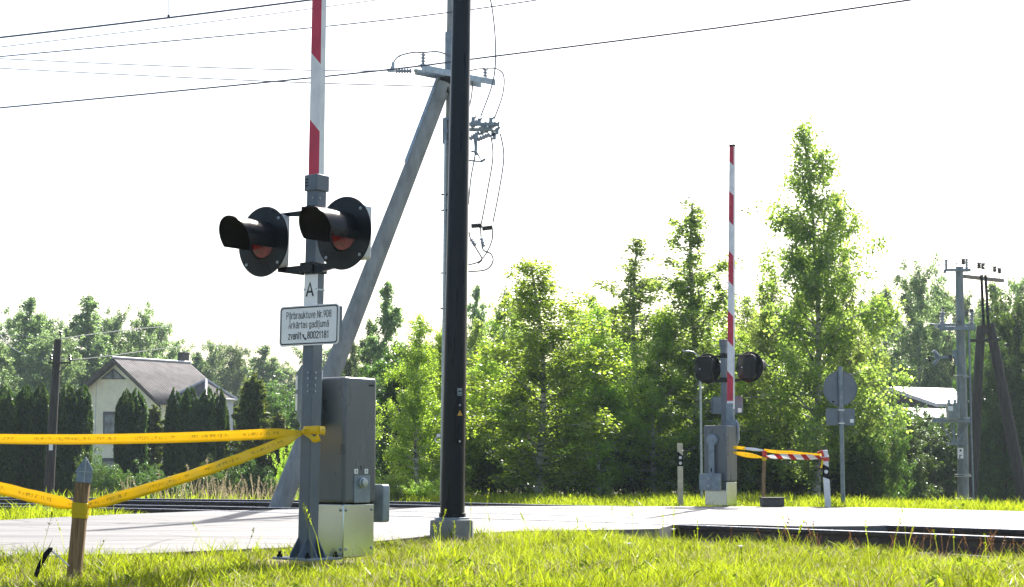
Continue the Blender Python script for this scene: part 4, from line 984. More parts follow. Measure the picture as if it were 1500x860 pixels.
YA = 50.0
a0_ = P(1450, 790, YA)
af = empty('timber_frame_pole', a0_, 0, 'old dark timber A-frame line pole with two legs at the right edge', 'utility pole')
def AL(px, py, Y=YA): return P(px, py, Y) - a0_
MB().tube([AL(1419, 810), AL(1428, 640), AL(1437, 478)], [0.17, 0.16, 0.13], 12).build('leg', M['wood_pole'], af)
MB().tube([AL(1514, 810), AL(1478, 620), AL(1450, 474)], [0.18, 0.17, 0.14], 12).build('leg', M['wood_pole'], af)
MB().box(AL(1443, 482), (0.24, 0.2, 0.28)).build('joint_block', M['wood_pole'], af, bevel=0.02)
for x0_, x1_ in ((1437.5, 1441), (1443.5, 1448)):
    MB().tube([AL(x1_, 476, YA - .15), AL(x0_, 403, YA - .15)], 0.045, 8).build('iron_bar', M['black_matt'], af)
MB().tube([AL(1421, 499, YA - .2), AL(1466, 498, YA - .2)], 0.05, 6).build('cross_bar', M['wood_pole'], af)
ba, bb = AL(1411, 403, YA - .5), AL(1469, 413, YA + .7)
cm = Matrix.Translation(ba.lerp(bb, 0.5)) @ Matrix.Rotation(math.atan2((bb - ba).y, (bb - ba).x), 4, 'Z')
MB().box((0, 0, 0.0), ((bb - ba).length, 0.12, 0.11), cm).build('crossarm', M['wood_light'], af, bevel=0.01)
for px, py in ((1411, 383), (1434, 389), (1440, 390), (1457, 394), (1464, 396)):
    o_ = MB(); YY_ = YA - .5 + 1.2 * (px - 1411) / 58
    fins(o_, AL(px, py + 4.5, YY_), AL(px, py - 4.5, YY_), 0.05, 0.075, 3); o_.build('insulator', M['porcelain_dark'], af)
    MB().tube([AL(px, py + 4, YY_), AL(px, py + 15, YY_)], 0.012, 5).build('insulator_pin', M['galv'], af)

YL = 52.0
w0 = P(71, 724, YL)
wp = empty('wooden_pole', w0, 0, 'old dark wooden line pole with short crossarm in front of the clipped conifers', 'utility pole')
def WL(px, py, Y=YL): return P(px, py, Y) - w0
MB().tube([WL(71, 735), WL(77, 620), WL(85, 497)], [0.16, 0.145, 0.115], 12).build('pole', M['wood_pole'], wp)
MB().box(WL(87.5, 531.5, YL - .12), (0.72, 0.06, 0.06)).tube([WL(100, 533, YL - .12), WL(86, 546, YL - .12)], 0.015, 5).build('crossarm', M['wood_pole'], wp)
for px, py, py2 in ((74.5, 527, 519), (102, 528, 520), (88.5, 492, 484.5)):
    o_ = MB(); fins(o_, WL(px, py), WL(px, py2), 0.03, 0.06, 2); o_.tube([WL(px, py2), WL(px, py + 6)], 0.015, 5); o_.build('insulator', M['porcelain_dark'], wp)
MB().box(WL(74.5, 655, YL - .16), (0.12, 0.02, 0.2)).build('number_plate', M['white_sign'], wp)

# ------------------------------------------------------------------ buildings
def house():
    A = P(170, 526, 95.0); base = Vector((A.x, A.y, -1.2))
    t = empty('house', base, 0, 'cream rendered house with grey gable roof and triangular attic window', 'house')
    rd, gd = Vector((0.60, 0.80, 0)), Vector((0.80, -0.60, 0))       # ridge and gable directions
    za = A.z + 1.2
    def L_(g, r, z): return gd * g + rd * r + Vector((0, 0, z))
    eL, eR = (-3.95, za - 2.2), (4.2, za - 2.75)
    Ln = 5.6
    gab = [(eL[0] + 0.25, 0), (eR[0] - 0.35, 0), (eR[0] - 0.35, eR[1] + 0.16), (0, za - 0.10), (eL[0] + 0.25, eL[1] + 0.08)]
    mb = MB(); n = len(gab)
    mb.add([L_(g, 0.25, z) for g, z in gab] + [L_(g, Ln - 0.3, z) for g, z in gab], [tuple(range(n)), tuple(range(n, 2 * n))[::-1]] + [(i, (i + 1) % n, (i + 1) % n + n, i + n) for i in range(n)])
    wall = mb.build('wall', M['render'], t, smooth=False)
    # corrugated roof slopes
    for nm, e in (('roof_slope', eL), ('roof_slope', eR)):
        mb = MB(); K_ = 120
        for k in range(K_ + 1):
            r = -0.25 + (Ln + 0.3) * k / K_
            h = 0.016 * math.sin(k * math.pi / 2 * 1.0)
            for q in (0, 0.33, 0.66, 1.0):
                mb.v.append(tuple(L_(e[0] * q, r, za + (e[1] - za) * q + 0.05 + h + (0.02 if q in (0.33,) else 0))))
        for k in range(K_):
            for q in range(3): mb.f.append((k * 4 + q, k * 4 + q + 1, (k + 1) * 4 + q + 1, (k + 1) * 4 + q))
        o = mb.build(nm, M['roof_slate'], t)
        md = o.modifiers.new('thickness', 'SOLIDIFY'); md.thickness = 0.05; md.offset = -1
        mb = MB()
        a_, b_ = L_(0, -0.22, za - 0.03), L_(e[0], -0.22, e[1] - 0.03)
        mb.add([a_ + rd * -0.04, b_ + rd * -0.04, b_ + rd * -0.04 - Vector((0, 0, 0.16)), a_ + rd * -0.04 - Vector((0, 0, 0.16)), a_, b_, b_ - Vector((0, 0, 0.16)), a_ - Vector((0, 0, 0.16))],
               [(0, 1, 2, 3), (7, 6, 5, 4), (0, 4, 5, 1), (1, 5, 6, 2), (2, 6, 7, 3), (3, 7, 4, 0)])
        mb.build('barge_board', M['barge'], t, smooth=False)
    MB().tube([L_(0, -0.28, za + 0.08), L_(0, Ln + 0.1, za + 0.08)], 0.08, 8).build('ridge_cap', M['roof_metal'], t)
    def gpt(px, py):        # where a view ray meets the gable plane
        o = Vector((0, 0, CAMH)); d = P(px, py, 95) - o
        q = base + L_(0, 0.25, 0)
        k = (q - o).dot(rd) / d.dot(rd)
        h = o + d * k - base
        return h.dot(gd), h.z
    def win(poly, name, mull=None):
        pts = [gpt(*p) for p in poly]; cx_ = sum(p[0] for p in pts) / len(pts); cz_ = sum(p[1] for p in pts) / len(pts)
        def ring(s, r): return [L_(cx_ + (g - cx_) * s, r, cz_ + (z - cz_) * s) for g, z in pts]
        n = len(pts)
        w_ = MB().add(ring(1.0, 0.19) + ring(1.0, 0.26), [tuple(range(n))] + [(i, (i + 1) % n, (i + 1) % n + n, i + n) for i in range(n)]).build(name, M['frame_dark'], t, smooth=False)
        MB().add(ring(0.80, 0.18) + ring(0.78, 0.20), [tuple(range(n))] + [(i, (i + 1) % n, (i + 1) % n + n, i + n) for i in range(n)]).build('pane', M['glass_sky'], w_, smooth=False)
        if mull:
            (g0, z0_), (g1, z1_) = gpt(*mull[0]), gpt(*mull[1])
            MB().add([L_(g0 - .08, .15, z0_), L_(g0 + .08, .15, z0_), L_(g1 + .08, .15, z1_), L_(g1 - .08, .15, z1_), L_(g0 - .08, .19, z0_), L_(g0 + .08, .19, z0_), L_(g1 + .08, .19, z1_), L_(g1 - .08, .19, z1_)],
                     [(0, 1, 2, 3), (0, 1, 5, 4), (2, 3, 7, 6), (1, 2, 6, 5), (0, 3, 7, 4)]).build('mullion', M['frame_dark'], w_, smooth=False)
    win([(148, 555.5), (185, 555.5), (166.5, 540)], 'attic_window', ((166.5, 555.5), (166.5, 542)))
    win([(152, 603), (178, 603), (178, 650), (152, 650)], 'window')
    win([(150, 671), (176, 671), (176, 720), (150, 720)], 'window')
    MB().add([L_(gpt(141, 560)[0], 0.235, gpt(141, 700)[1]), L_(gpt(142, 560)[0], 0.235, gpt(141, 700)[1]), L_(gpt(142, 560)[0], 0.235, gpt(141, 560)[1]), L_(gpt(141, 560)[0], 0.235, gpt(141, 560)[1])], [(0, 1, 2, 3)]).build('downpipe', M['render_grey'], t)
    MB().box(L_(-0.4, 5.5, za + 0.2), (0.5, 0.5, 1.0), None, 0.93).build('chimney', M['barge'], t, bevel=0.02)
house()

# hipped roof building right of the house
ap = P(302, 557, 84); gz = Vector((ap.x, ap.y, -1.0))
gb = empty('pavilion', gz, 0, 'low building with a pale hipped roof just right of the cream house', 'building')
hh = ap.z + 1.0; cs = [Vector((-1.75, -0.6, hh - 0.95)), Vector((0.3, -1.6, hh - 1.0)), Vector((1.5, 0.6, hh - 0.98)), Vector((-0.5, 1.7, hh - 0.95))]
mb = MB(); mb.add([Vector((0, 0, hh))] + cs, [(0, 1, 2), (0, 2, 3), (0, 3, 4), (0, 4, 1), (4, 3, 2, 1)]); mb.build('roof', M['roof_slate'], gb, smooth=False)
mb = MB()
for c in cs: mb.tube([Vector((0, 0, hh + 0.03)), c + Vector((0, 0, 0.03))], 0.07, 6)
for i in range(4): mb.tube([cs[i], cs[(i + 1) % 4]], 0.045, 6)
mb.build('ridge_cap', M['roof_metal'], gb)
wb = [c * 0.88 for c in cs]; mb = MB()
mb.add([Vector((c.x, c.y, hh - 0.98)) for c in wb] + [Vector((c.x, c.y, 0)) for c in wb], [(i, (i + 1) % 4, (i + 1) % 4 + 4, i + 4) for i in range(4)]); mb.build('wall', M['render_grey'], gb, smooth=False)

# pale house glimpsed behind the gate cabinet
hb = P(578, 720, 62); hb.z = -0.6
hs = empty('house', hb, R(-20), 'pale grey house with dark red eaves glimpsed right of the near cabinet', 'house')
MB().prism([(-0.42, 0), (4.2, 0), (4.2, 2.9), (1.9, 4.4), (-0.42, 2.95)], 0, 6).build('wall', M['render_grey'], hs, smooth=False)
MB().prism([(-0.75, 2.72), (1.9, 4.45), (4.6, 2.75), (4.6, 2.9), (1.9, 4.62), (-0.75, 2.9)], -0.4, 6.4).build('roof', M['roof_red'], hs, smooth=False)
wn = MB().box((0.5, -0.02, 1.5), (0.7, 0.06, 1.0)).build('window', M['frame_dark'], hs)
MB().box((0.5, -0.055, 1.5), (0.58, 0.02, 0.88)).build('pane', M['glass_dark'], wn)

# sheds in the trees at the right
def shed(p, rz, W_, D_, h0, h1, label):
    t = empty('shed', p, rz, label, 'shed', 'sheds among the trees')
    MB().prism([(-W_ / 2, 0), (W_ / 2, 0), (W_ / 2, h1), (0, h0), (-W_ / 2, h1)], 0, D_).build('wall', M['shed_wall'], t, smooth=False)
    MB().prism([(-W_ / 2 - .3, h1 - .1), (0, h0 + .05), (W_ / 2 + .3, h1 - .1), (W_ / 2 + .3, h1 + .04), (0, h0 + .2), (-W_ / 2 - .3, h1 + .04)], -0.3, D_ + 0.3).build('roof', M['roof_metal'], t, smooth=False)
    d_ = MB().box((0.4, -0.03, 0.95), (0.9, 0.06, 1.9)).build('door', M['barge'], t)
    MB().lathe([(0.03, 0), (0.03, 0.05)], 8, align((0, -1, 0), (0.7, -0.06, 0.95))).build('handle', M['galv'], d_)
sh = P(1312, 700, 66); shed((sh.x, sh.y, -1.2), R(-62), 5.0, 5.5, 4.75, 4.15, 'dark shed with a glaring pale metal roof behind the trees')
sh2 = P(1322, 700, 62); shed((sh2.x, sh2.y - 1, -1.2), R(-50), 2.2, 2.2, 3.75, 3.3, 'small low shed with pale roof below the larger shed roof')
sh3 = P(1450, 700, 66); shed((sh3.x, sh3.y, -1.2), R(-70), 2.4, 4.0, 4.25, 3.9, 'pale roofed shed glimpsed between the timber frame legs')

# ------------------------------------------------------------------ vegetation
def rand_quads(cent, size, rng, flat=0.0, stretch=1.0, axis=None):
    """rhombic leaf quads at random orientation"""
    n = len(cent)
    nrm = rng.normal(size=(n, 3)); nrm[:, 2] += flat * np.sign(nrm[:, 2]); nrm /= np.linalg.norm(nrm, axis=1)[:, None]
    if axis is None: a = rng.normal(size=(n, 3))
    else: a = axis + rng.normal(size=(n, 3)) * 0.35
    a -= nrm * (a * nrm).sum(1)[:, None]; a /= np.linalg.norm(a, axis=1)[:, None] + 1e-9
    b = np.cross(nrm, a)
    s = (size * rng.uniform(0.65, 1.35, n))[:, None]
    l, w_ = a * s * 0.5 * stretch, b * s * 0.36
    return np.stack([cent - l, cent + w_ - l * 0.1, cent + l, cent - w_ - l * 0.1], 1)

def tree_mesh(seed, H, W_, nleaf, leafsize, lmat, bark, shape='birch', nb=46, droop=0.5, gap=0.25, base=0.16, up0=(28, 62), trunk_r=0.012, multi=1):
    """returns (trunk mesh, crown mesh) at the origin"""
    rng = np.random.default_rng(seed); rnd = random.Random(seed)
    mb = MB(); twigs = []
    for st_ in range(multi):
        ox, oy = (0, 0) if multi == 1 else (rnd.uniform(-1, 1) * W_ * .16, rnd.uniform(-1, 1) * W_ * .16)
        Hs = H * (1 if st_ == 0 else rnd.uniform(.6, .95))
        bend = (rnd.uniform(-1, 1) * .05 * H, rnd.uniform(-1, 1) * .05 * H)
        def tp(q): return Vector((ox * (1 + q) + bend[0] * q * q + .012 * H * math.sin(5 * q + seed), oy * (1 + q) + bend[1] * q * q + .012 * H * math.cos(4 * q + seed), Hs * q))
        K = 14
        mb.tube([tp(k / K) if k else tp(0) - Vector((0, 0, .25)) for k in range(K + 1)], [trunk_r * H * (1 - .9 * k / K) + .004 for k in range(K + 1)], 8)
        for b in range(nb // multi):
            q = base + (0.985 - base) * ((b + rnd.random()) / (nb // multi)) ** 0.9
            if shape == 'birch': u_ = (q - base) / (1 - base); prof = (1.0 * (1 - u_ ** 1.5) ** .75 if W_ < 3 or H > 8 else 1.05 * (1 - u_) ** .56) * min(1, .7 + 1.2 * u_)
            elif shape == 'pyramid': prof = max(.05, (1 - q) ** .75) * min(1, .5 + 2.2 * (q - base))
            else: prof = math.sqrt(max(.03, 1 - ((q - .52) / .52) ** 2))
            Lb = max(.06 * W_, W_ * .5 * prof * rnd.uniform(.6, 1.15))
            az = b * 2.39996 + rnd.uniform(-.5, .5) + st_
            el = R(rnd.uniform(*up0)) * (0.6 + .5 * q)
            d = Vector((math.cos(az) * math.cos(el), math.sin(az) * math.cos(el), math.sin(el)))
            p = tp(q); pts = [p]; NS = 6
            for s in range(NS):
                d = (d + Vector((rnd.gauss(0, .13), rnd.gauss(0, .13), rnd.gauss(0, .10) - droop * .16 * (s / NS)))).normalized()
                p = p + d * (Lb / math.cos(el) ** .35) / NS; pts.append(p)
            r0 = max(.004, trunk_r * H * .38 * (1 - q) + .004)
            mb.tube(pts, [r0 * (1 - .85 * s / NS) for s in range(NS + 1)], 5, caps=False)
            for t_ in range(max(5, int(11 * Lb / (W_ * .5)) + 3)):
                f = rnd.uniform(.18, 1.0); i = min(NS - 1, int(f * NS)); o = pts[i].lerp(pts[i + 1], f * NS - i)
                dd = Vector((rnd.gauss(0, 1), rnd.gauss(0, 1), rnd.gauss(.1 - droop * .9, .7))).normalized()
                lt = (Lb * .8 + W_ * .06) * rnd.uniform(.14, .40) * (1.15 - .45 * f)
                if rnd.random() < gap: continue
                e = o + dd * lt; mid = o.lerp(e, .5) + Vector((0, 0, .08 * lt)); e = e + Vector((0, 0, -.25 * droop * lt))
                twigs.append((o, mid, e))
                if rnd.random() < .5: mb.tube([o, mid, e], [.005, .004, .002], 3, caps=False)
        twigs.append((tp(.93), tp(.97), tp(1.0)))
    T = np.array([[tuple(a) for a in t] for t in twigs])
    wgt = np.linalg.norm(T[:, 2] - T[:, 0], axis=1) * rng.uniform(.3, 1.7, len(T)); wgt /= wgt.sum()
    idx = rng.choice(len(T), nleaf, p=wgt); f = rng.uniform(0, 1, nleaf)[:, None]
    cen = np.where(f < .5, T[idx, 0] * (1 - 2 * f) + T[idx, 1] * 2 * f, T[idx, 1] * (2 - 2 * f) + T[idx, 2] * (2 * f - 1))
    cen = cen + rng.normal(size=cen.shape) * (.018 * W_) * (1, 1, 1.25)
    cen[:, 2] = np.maximum(cen[:, 2], .03)
    tone = np.clip(rng.normal(.5, .22, nleaf) + (rng.random(len(T)) - .5)[idx] * .5, 0, 1)
    tr = mb.build('trunk', bark); cr = quads_np('crown', rand_quads(cen, leafsize, rng, .3), lmat, None, tone)
    ms = (tr.data, cr.data); bpy.data.objects.remove(tr); bpy.data.objects.remove(cr)
    return (*ms, H, 2 * float(np.percentile(np.hypot(cen[:, 0], cen[:, 1]), 94)))

def conifer_mesh(seed, H, W_, nleaf, leafsize, lmat, kind):
    rng = np.random.default_rng(seed)
    mb = MB(); mb.tube([(0, 0, -.2), (0, 0, H * .5), (0, 0, H * .97)], [H * .018, H * .012, .006], 8)
    if kind == 'column':        # clipped narrow conifer: upright sprays over a lumpy column
        q = rng.uniform(.01, 1, nleaf) ** 0.92; a = rng.uniform(0, 2 * np.pi, nleaf)
        ph = rng.uniform(0, 6, 4)
        prof = (1 - .93 * np.clip((q - .86) / .15, 0, 1) ** 2.2) * (.85 + .15 * np.sin(q * 3)) * (0.80 + .2 * np.minimum(1, q * 6))
        lump = 1 + .13 * np.sin(5 * a + ph[0] + 2 * q) * np.sin(9 * q + ph[1]) + .10 * np.sin(3 * a + ph[2])
        # a few leaders give a ragged top
        r = W_ * .5 * prof * lump * np.sqrt(rng.uniform(.55, 1.08, nleaf))
        z = q * H * (1 + .07 * np.sin(3 * a + ph[3]) * np.minimum(1, q * 1.3) + .04 * np.sin(7 * a + ph[0]))
        c = np.stack([r * np.cos(a), r * np.sin(a), z], 1)
        ax_ = np.stack([np.cos(a) * .35, np.sin(a) * .35, np.ones(nleaf)], 1)
        qd = rand_quads(c, leafsize, rng, 0, 1.7, ax_)
    else:                       # loose spruce: whorls of drooping boughs
        nb = 95; bq = np.sort(rng.uniform(.03, .985, nb)); ba = np.arange(nb) * 2.4 + rng.uniform(-.4, .4, nb)
        bl = W_ * .5 * (1 - bq) ** .8 * rng.uniform(.7, 1.12, nb) + .05
        for k in range(nb):
            e = (bl[k] * math.cos(ba[k]), bl[k] * math.sin(ba[k]), bq[k] * H + .12 * bl[k])
            mb.tube([(0, 0, bq[k] * H), e], [.014, .004], 4, caps=False)
        i = rng.choice(nb, nleaf, p=bl / bl.sum()); f = rng.uniform(.12, 1.02, nleaf); sp = rng.normal(0, .17, nleaf) * bl[i] * (1.15 - f)
        x = bl[i] * f; c = np.stack([x * np.cos(ba[i]) - sp * np.sin(ba[i]), x * np.sin(ba[i]) + sp * np.cos(ba[i]), bq[i] * H + .15 * x - .10 * np.abs(sp) + rng.normal(0, .025 * W_, nleaf)], 1)
        ax_ = np.stack([np.cos(ba[i]), np.sin(ba[i]), .25 * np.ones(nleaf)], 1)
        qd = rand_quads(c, leafsize, rng, .3, 1.6, ax_)
    tr = mb.build('trunk', M['twig']); cr = quads_np('crown', qd, lmat)
    ms = (tr.data, cr.data); bpy.data.objects.remove(tr); bpy.data.objects.remove(cr)
    return (*ms, H, 2 * float(np.percentile(np.hypot(qd[:, 0, 0], qd[:, 0, 1]), 95)))

def plant(name, proto, loc, h, wide=1.0, rz=0.0, label='', cat='tree', group=None, parts=('trunk', 'crown')):
    t = empty(name, loc, rz, label, cat, group)
    k = h / proto[2]; t.scale = (k * wide, k * wide, k)
    for me_, nm in zip(proto[:2], parts):
        o = bpy.data.objects.new(nm, me_); C.objects.link(o); o.parent = t
    return t

def at_tree(name, proto, px, top, Y, pw, protoW, label, group=None, cat='tree', parts=('trunk', 'crown')):
    """stand a tree whose top is at pixel (px, top) at distance Y, pw pixels wide"""
    p = P(px, top, Y); gz_ = float(terrain(np.array([p.x]), np.array([Y]))[0])
    h = p.z - gz_
    want = pw / FPX * Y; k = h / proto[2]
    return plant(name, proto, (p.x, Y, gz_ - .02), h, want / (proto[3] * k), random.uniform(0, 6.28), label, cat, group, parts)

LB, LM, LD, LF = M['leaf_bright'], M['leaf_mid'], M['leaf_dark'], M['leaf_far']
BRa = tree_mesh(1, 6, 3.4, 40000, .058, LM, M['bark'], 'birch', 92, .75, .16, .05, (22, 60))
BRb = tree_mesh(2, 6, 3.6, 38000, .060, LB, M['bark'], 'birch', 84, .7, .14, .04, (15, 58))
BRb2 = tree_mesh(12, 6, 3.6, 36000, .060, LB, M['bark'], 'birch', 82, .7, .14, .04, (15, 58))
BRc = tree_mesh(3, 6, 2.6, 22000, .056, LM, M['bark'], 'birch', 64, .9, .20, .12, (15, 55))
BRc2 = tree_mesh(13, 6, 2.6, 20000, .056, LM, M['bark'], 'birch', 60, .9, .24, .14, (15, 55))
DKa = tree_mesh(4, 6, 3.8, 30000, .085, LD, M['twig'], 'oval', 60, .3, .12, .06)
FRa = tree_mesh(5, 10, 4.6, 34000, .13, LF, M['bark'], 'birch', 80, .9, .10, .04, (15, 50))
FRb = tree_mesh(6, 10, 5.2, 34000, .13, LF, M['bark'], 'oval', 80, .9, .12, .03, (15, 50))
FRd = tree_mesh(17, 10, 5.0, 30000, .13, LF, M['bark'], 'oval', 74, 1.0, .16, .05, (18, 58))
FRc = tree_mesh(16, 10, 4.0, 16000, .15, LM, M['bark'], 'birch', 50, .6, .28, .15)
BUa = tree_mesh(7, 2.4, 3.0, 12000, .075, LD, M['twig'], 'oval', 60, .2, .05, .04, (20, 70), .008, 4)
BUb = tree_mesh(8, 2.4, 3.0, 11000, .075, LB, M['twig'], 'oval', 60, .2, .08, .04, (20, 70), .008, 4)
CO = [conifer_mesh(s, 4, 1.05, 15000, .085, M['thuja'], 'column') for s in (21, 22, 23)]
SP = conifer_mesh(24, 4, 2.2, 15000, .085, M['spruce'], 'spruce')

# -- the belt behind the crossing
bw = 'young birches of the belt behind the crossing'
front = [
 ('birch_tree', BRa, 1190, 193, 36.5, 205, 3.4, 'tallest birch, its pointed crown standing right of the raised far boom'),
 ('birch_tree', BRb, 795, 388, 34.0, 235, 3.6, 'bright yellow green birch with the broad peaked crown right of the dark mast'),
 ('birch_tree', BRc, 1008, 298, 36.0, 185, 2.6, 'airy birch with a thin wavering top just left of the raised far boom'),
 ('birch_tree', BRc2, 932, 345, 37.5, 175, 2.6, 'thin pale birch, second to the left of the raised far boom'),
 ('birch_tree', BRb2, 612, 462, 33.0, 110, 3.6, 'bright birch overhanging the pale house between cabinet and dark mast'),
 ('birch_tree', BRb, 660, 486, 35.0, 110, 3.6, 'bright birch directly behind the dark mast'),
 ('birch_tree', BRb2, 872, 446, 35.0, 130, 3.6, 'bright birch filling the gap right of the broad peaked birch'),
 ('birch_tree', BRb, 955, 462, 35.5, 140, 3.6, 'bushy bright birch between the two airy tall birches'),
 ('birch_tree', BRb2, 1065, 478, 37.0, 130, 3.6, 'bright bushy birch right behind the far crossing lamps'),
 ('birch_tree', BRa, 1135, 400, 38.5, 120, 3.4, 'birch clinging to the left side of the tallest birch'),
 ('birch_tree', BRa, 1248, 372, 38.0, 100, 3.4, 'birch at the right shoulder of the tallest birch'),
 ('birch_tree', BRb2, 712, 500, 36.0, 110, 3.6, 'low bright birch just right of the dark mast'),
 ('birch_tree', BRc, 745, 424, 41.0, 110, 2.6, 'dim birch peeking out left of the broad peaked birch'),
 ('birch_tree', BRc2, 862, 430, 43.0, 110, 2.6, 'dim birch top showing right behind the broad peaked birch'),
]
for nm, pr, px, top, Y, pw, w_, lab in front: at_tree(nm, pr, px, top, Y, pw, w_, lab, bw)
for px, top, Y, pw in ((690, 470, 46, 110), (735, 462, 47, 120), (770, 450, 48, 120), (838, 455, 47, 110), (885, 470, 46, 120), (915, 440, 48, 110), (975, 448, 47, 120), (1030, 432, 48, 120), (1085, 440, 47, 120), (1120, 455, 46, 110), (1160, 430, 47, 120), (1215, 440, 47, 110), (640, 480, 46, 100)):
    at_tree('birch_tree', random.choice((BRa, BRb, BRb2)), px, top, Y, pw, 3.6, 'birch of the second row, half hidden behind the bright front birches', 'second row of birches behind the belt')
# trunks and dark thicket under and behind the belt
for i in range(26):
    px = 590 + i * 29 + random.uniform(-9, 9); Y = random.uniform(39.5, 46)
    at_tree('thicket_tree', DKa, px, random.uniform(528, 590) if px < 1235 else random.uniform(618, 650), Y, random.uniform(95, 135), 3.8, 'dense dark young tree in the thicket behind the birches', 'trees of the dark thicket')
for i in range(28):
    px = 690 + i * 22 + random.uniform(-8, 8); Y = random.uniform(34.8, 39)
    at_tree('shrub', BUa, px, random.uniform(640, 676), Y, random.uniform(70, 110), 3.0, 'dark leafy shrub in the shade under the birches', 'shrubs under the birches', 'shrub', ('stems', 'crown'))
for px, top, Y, pw in ((585, 700, 31.5, 70), (620, 705, 31, 60), (560, 706, 32, 40)):
    at_tree('shrub', BUb, px, top, Y, pw, 3.0, 'bright low bush at the foot of the birch beside the dark mast', 'low bushes by the tracks', 'shrub', ('stems', 'crown'))
# right hand side
for i in range(11):
    px = 1290 + i * 25 + random.uniform(-8, 8)
    if 1280 < px < 1400: top = random.uniform(606, 640)
    else: top = random.uniform(520, 560)
    at_tree('thicket_tree', DKa, px, top, random.uniform(53, 59), random.uniform(62, 90), 3.8, 'dark broadleaf tree in the hollow behind the transformer pole', 'trees behind the transformer pole')
for px, top, Y, pw, lab in ((1478, 468, 56, 90, 'olive green tree behind the right leg of the timber frame'), (1424, 500, 70, 50, 'mid green tree right behind the transformer pole'), (1276, 545, 47, 56, 'dark tree at the left end of the pale shed roof'), (1530, 470, 56, 90, 'olive green tree cut by the right edge')):
    at_tree('broadleaf_tree', DKa, px, top, Y, pw, 3.8, lab, 'trees behind the transformer pole')
for i in range(14):
    px = 1270 + i * 19 + random.uniform(-6, 6)
    if px > 1345: continue
    at_tree('shrub', BUa, px, random.uniform(660, 700), random.uniform(40, 48), random.uniform(50, 80), 3.0, 'dark shrub in the hollow right of the road sign', 'shrubs in the hollow', 'shrub', ('stems', 'crown'))
for px, top, Y, pw in ((1302, 424, 84, 55), (1338, 404, 78, 75), (1376, 424, 82, 60), (1418, 440, 80, 60), (1455, 414, 76, 70), (1494, 420, 80, 60), (1535, 410, 80, 70), (1275, 440, 86, 50), (1355, 440, 88, 60), (1435, 446, 90, 60)):
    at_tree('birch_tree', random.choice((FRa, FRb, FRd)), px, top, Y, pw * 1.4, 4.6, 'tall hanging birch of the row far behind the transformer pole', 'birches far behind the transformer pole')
# left background wood
for px, top, Y, pw in ((-20, 470, 118, 60), (20, 468, 112, 55), (44, 436, 110, 58), (70, 470, 114, 50), (98, 478, 118, 50), (124, 434, 108, 66), (150, 474, 115, 50), (168, 468, 112, 46), (190, 484, 118, 50), (212, 466, 112, 52), (238, 480, 116, 46), (0, 500, 105, 60), (85, 500, 104, 60), (55, 505, 102, 60), (140, 505, 122, 60), (262, 520, 130, 50), (285, 516, 130, 45),
                       (318, 508, 132, 48), (350, 512, 128, 52), (386, 506, 126, 56), (412, 540, 132, 50), (430, 560, 130, 55), (300, 535, 138, 60), (365, 540, 138, 60), (455, 520, 132, 60), (485, 510, 130, 60)):
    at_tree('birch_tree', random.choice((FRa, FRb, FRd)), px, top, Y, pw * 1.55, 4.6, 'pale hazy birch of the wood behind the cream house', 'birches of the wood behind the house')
for px, top, Y, pw, lab in ((572, 414, 60, 84, 'tall dim birch top above the near gate cabinet'), (540, 468, 64, 70, 'dim birch between the strut and the near cabinet'), (697, 418, 74, 60, 'pale far birch top just right of the dark mast'), (515, 500, 70, 60, 'dim birch crossed by the leaning strut')):
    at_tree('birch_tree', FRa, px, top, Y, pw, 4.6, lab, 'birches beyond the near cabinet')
for i in range(12):
    at_tree('thicket_tree', DKa, 380 + i * 22 + random.uniform(-8, 8), random.uniform(570, 610), random.uniform(66, 80), 75, 3.8, 'dark tree in the garden thicket right of the conifers', 'garden thicket trees')
# conifer hedge
for k, (px, top, pw, lab) in enumerate(((12, 570, 32, 'clipped column conifer at the left edge'), (36, 568, 30, 'column conifer, second from the left edge'), (60, 566, 30, 'column conifer just left of the old wooden pole'), (95, 567, 32, 'column conifer just right of the old wooden pole'),
        (120, 568, 32, 'column conifer left of the cream gable wall'), (-14, 575, 34, 'column conifer cut by the left edge'), (183, 574, 26, 'left one of the two joined column conifers before the house windows'), (200, 573, 28, 'right one of the two joined column conifers before the house windows'),
        (256, 572, 26, 'left conifer of the pair below the hipped roof'), (276, 570, 28, 'second conifer of the pair below the hipped roof'), (303, 571, 28, 'third conifer below the hipped roof'), (322, 572, 26, 'rightmost column conifer below the hipped roof'))):
    at_tree('column_conifer', CO[k % 3], px, top + 11, 55.5 + (k % 3) * .5, pw * 1.12, 1.05, lab, 'column conifers of the garden hedge')
at_tree('conifer_tree', SP, 372, 540, 54, 86, 2.2, 'loose yellowish green conifer right of the hedge, below the upper tape', 'loose garden conifers')
at_tree('conifer_tree', SP, 226, 588, 58, 62, 2.2, 'loose grey green conifer between the column conifers before the house', 'loose garden conifers')
at_tree('conifer_tree', SP, 408, 600, 53, 60, 2.2, 'small yellowish conifer left of the leaning strut', 'loose garden conifers')
for i in range(9):
    at_tree('shrub', BUa, 130 + i * 38 + random.uniform(-8, 8), random.uniform(676, 700), random.uniform(48, 53), 60, 3.0, 'dark garden shrub at the foot of the conifers', 'garden shrubs', 'shrub', ('stems', 'crown'))
at_tree('shrub', BUb, 425, 650, 47, 46, 3.0, 'yellow green bush beside the foot of the strut', 'low bushes by the tracks', 'shrub', ('stems', 'crown'))

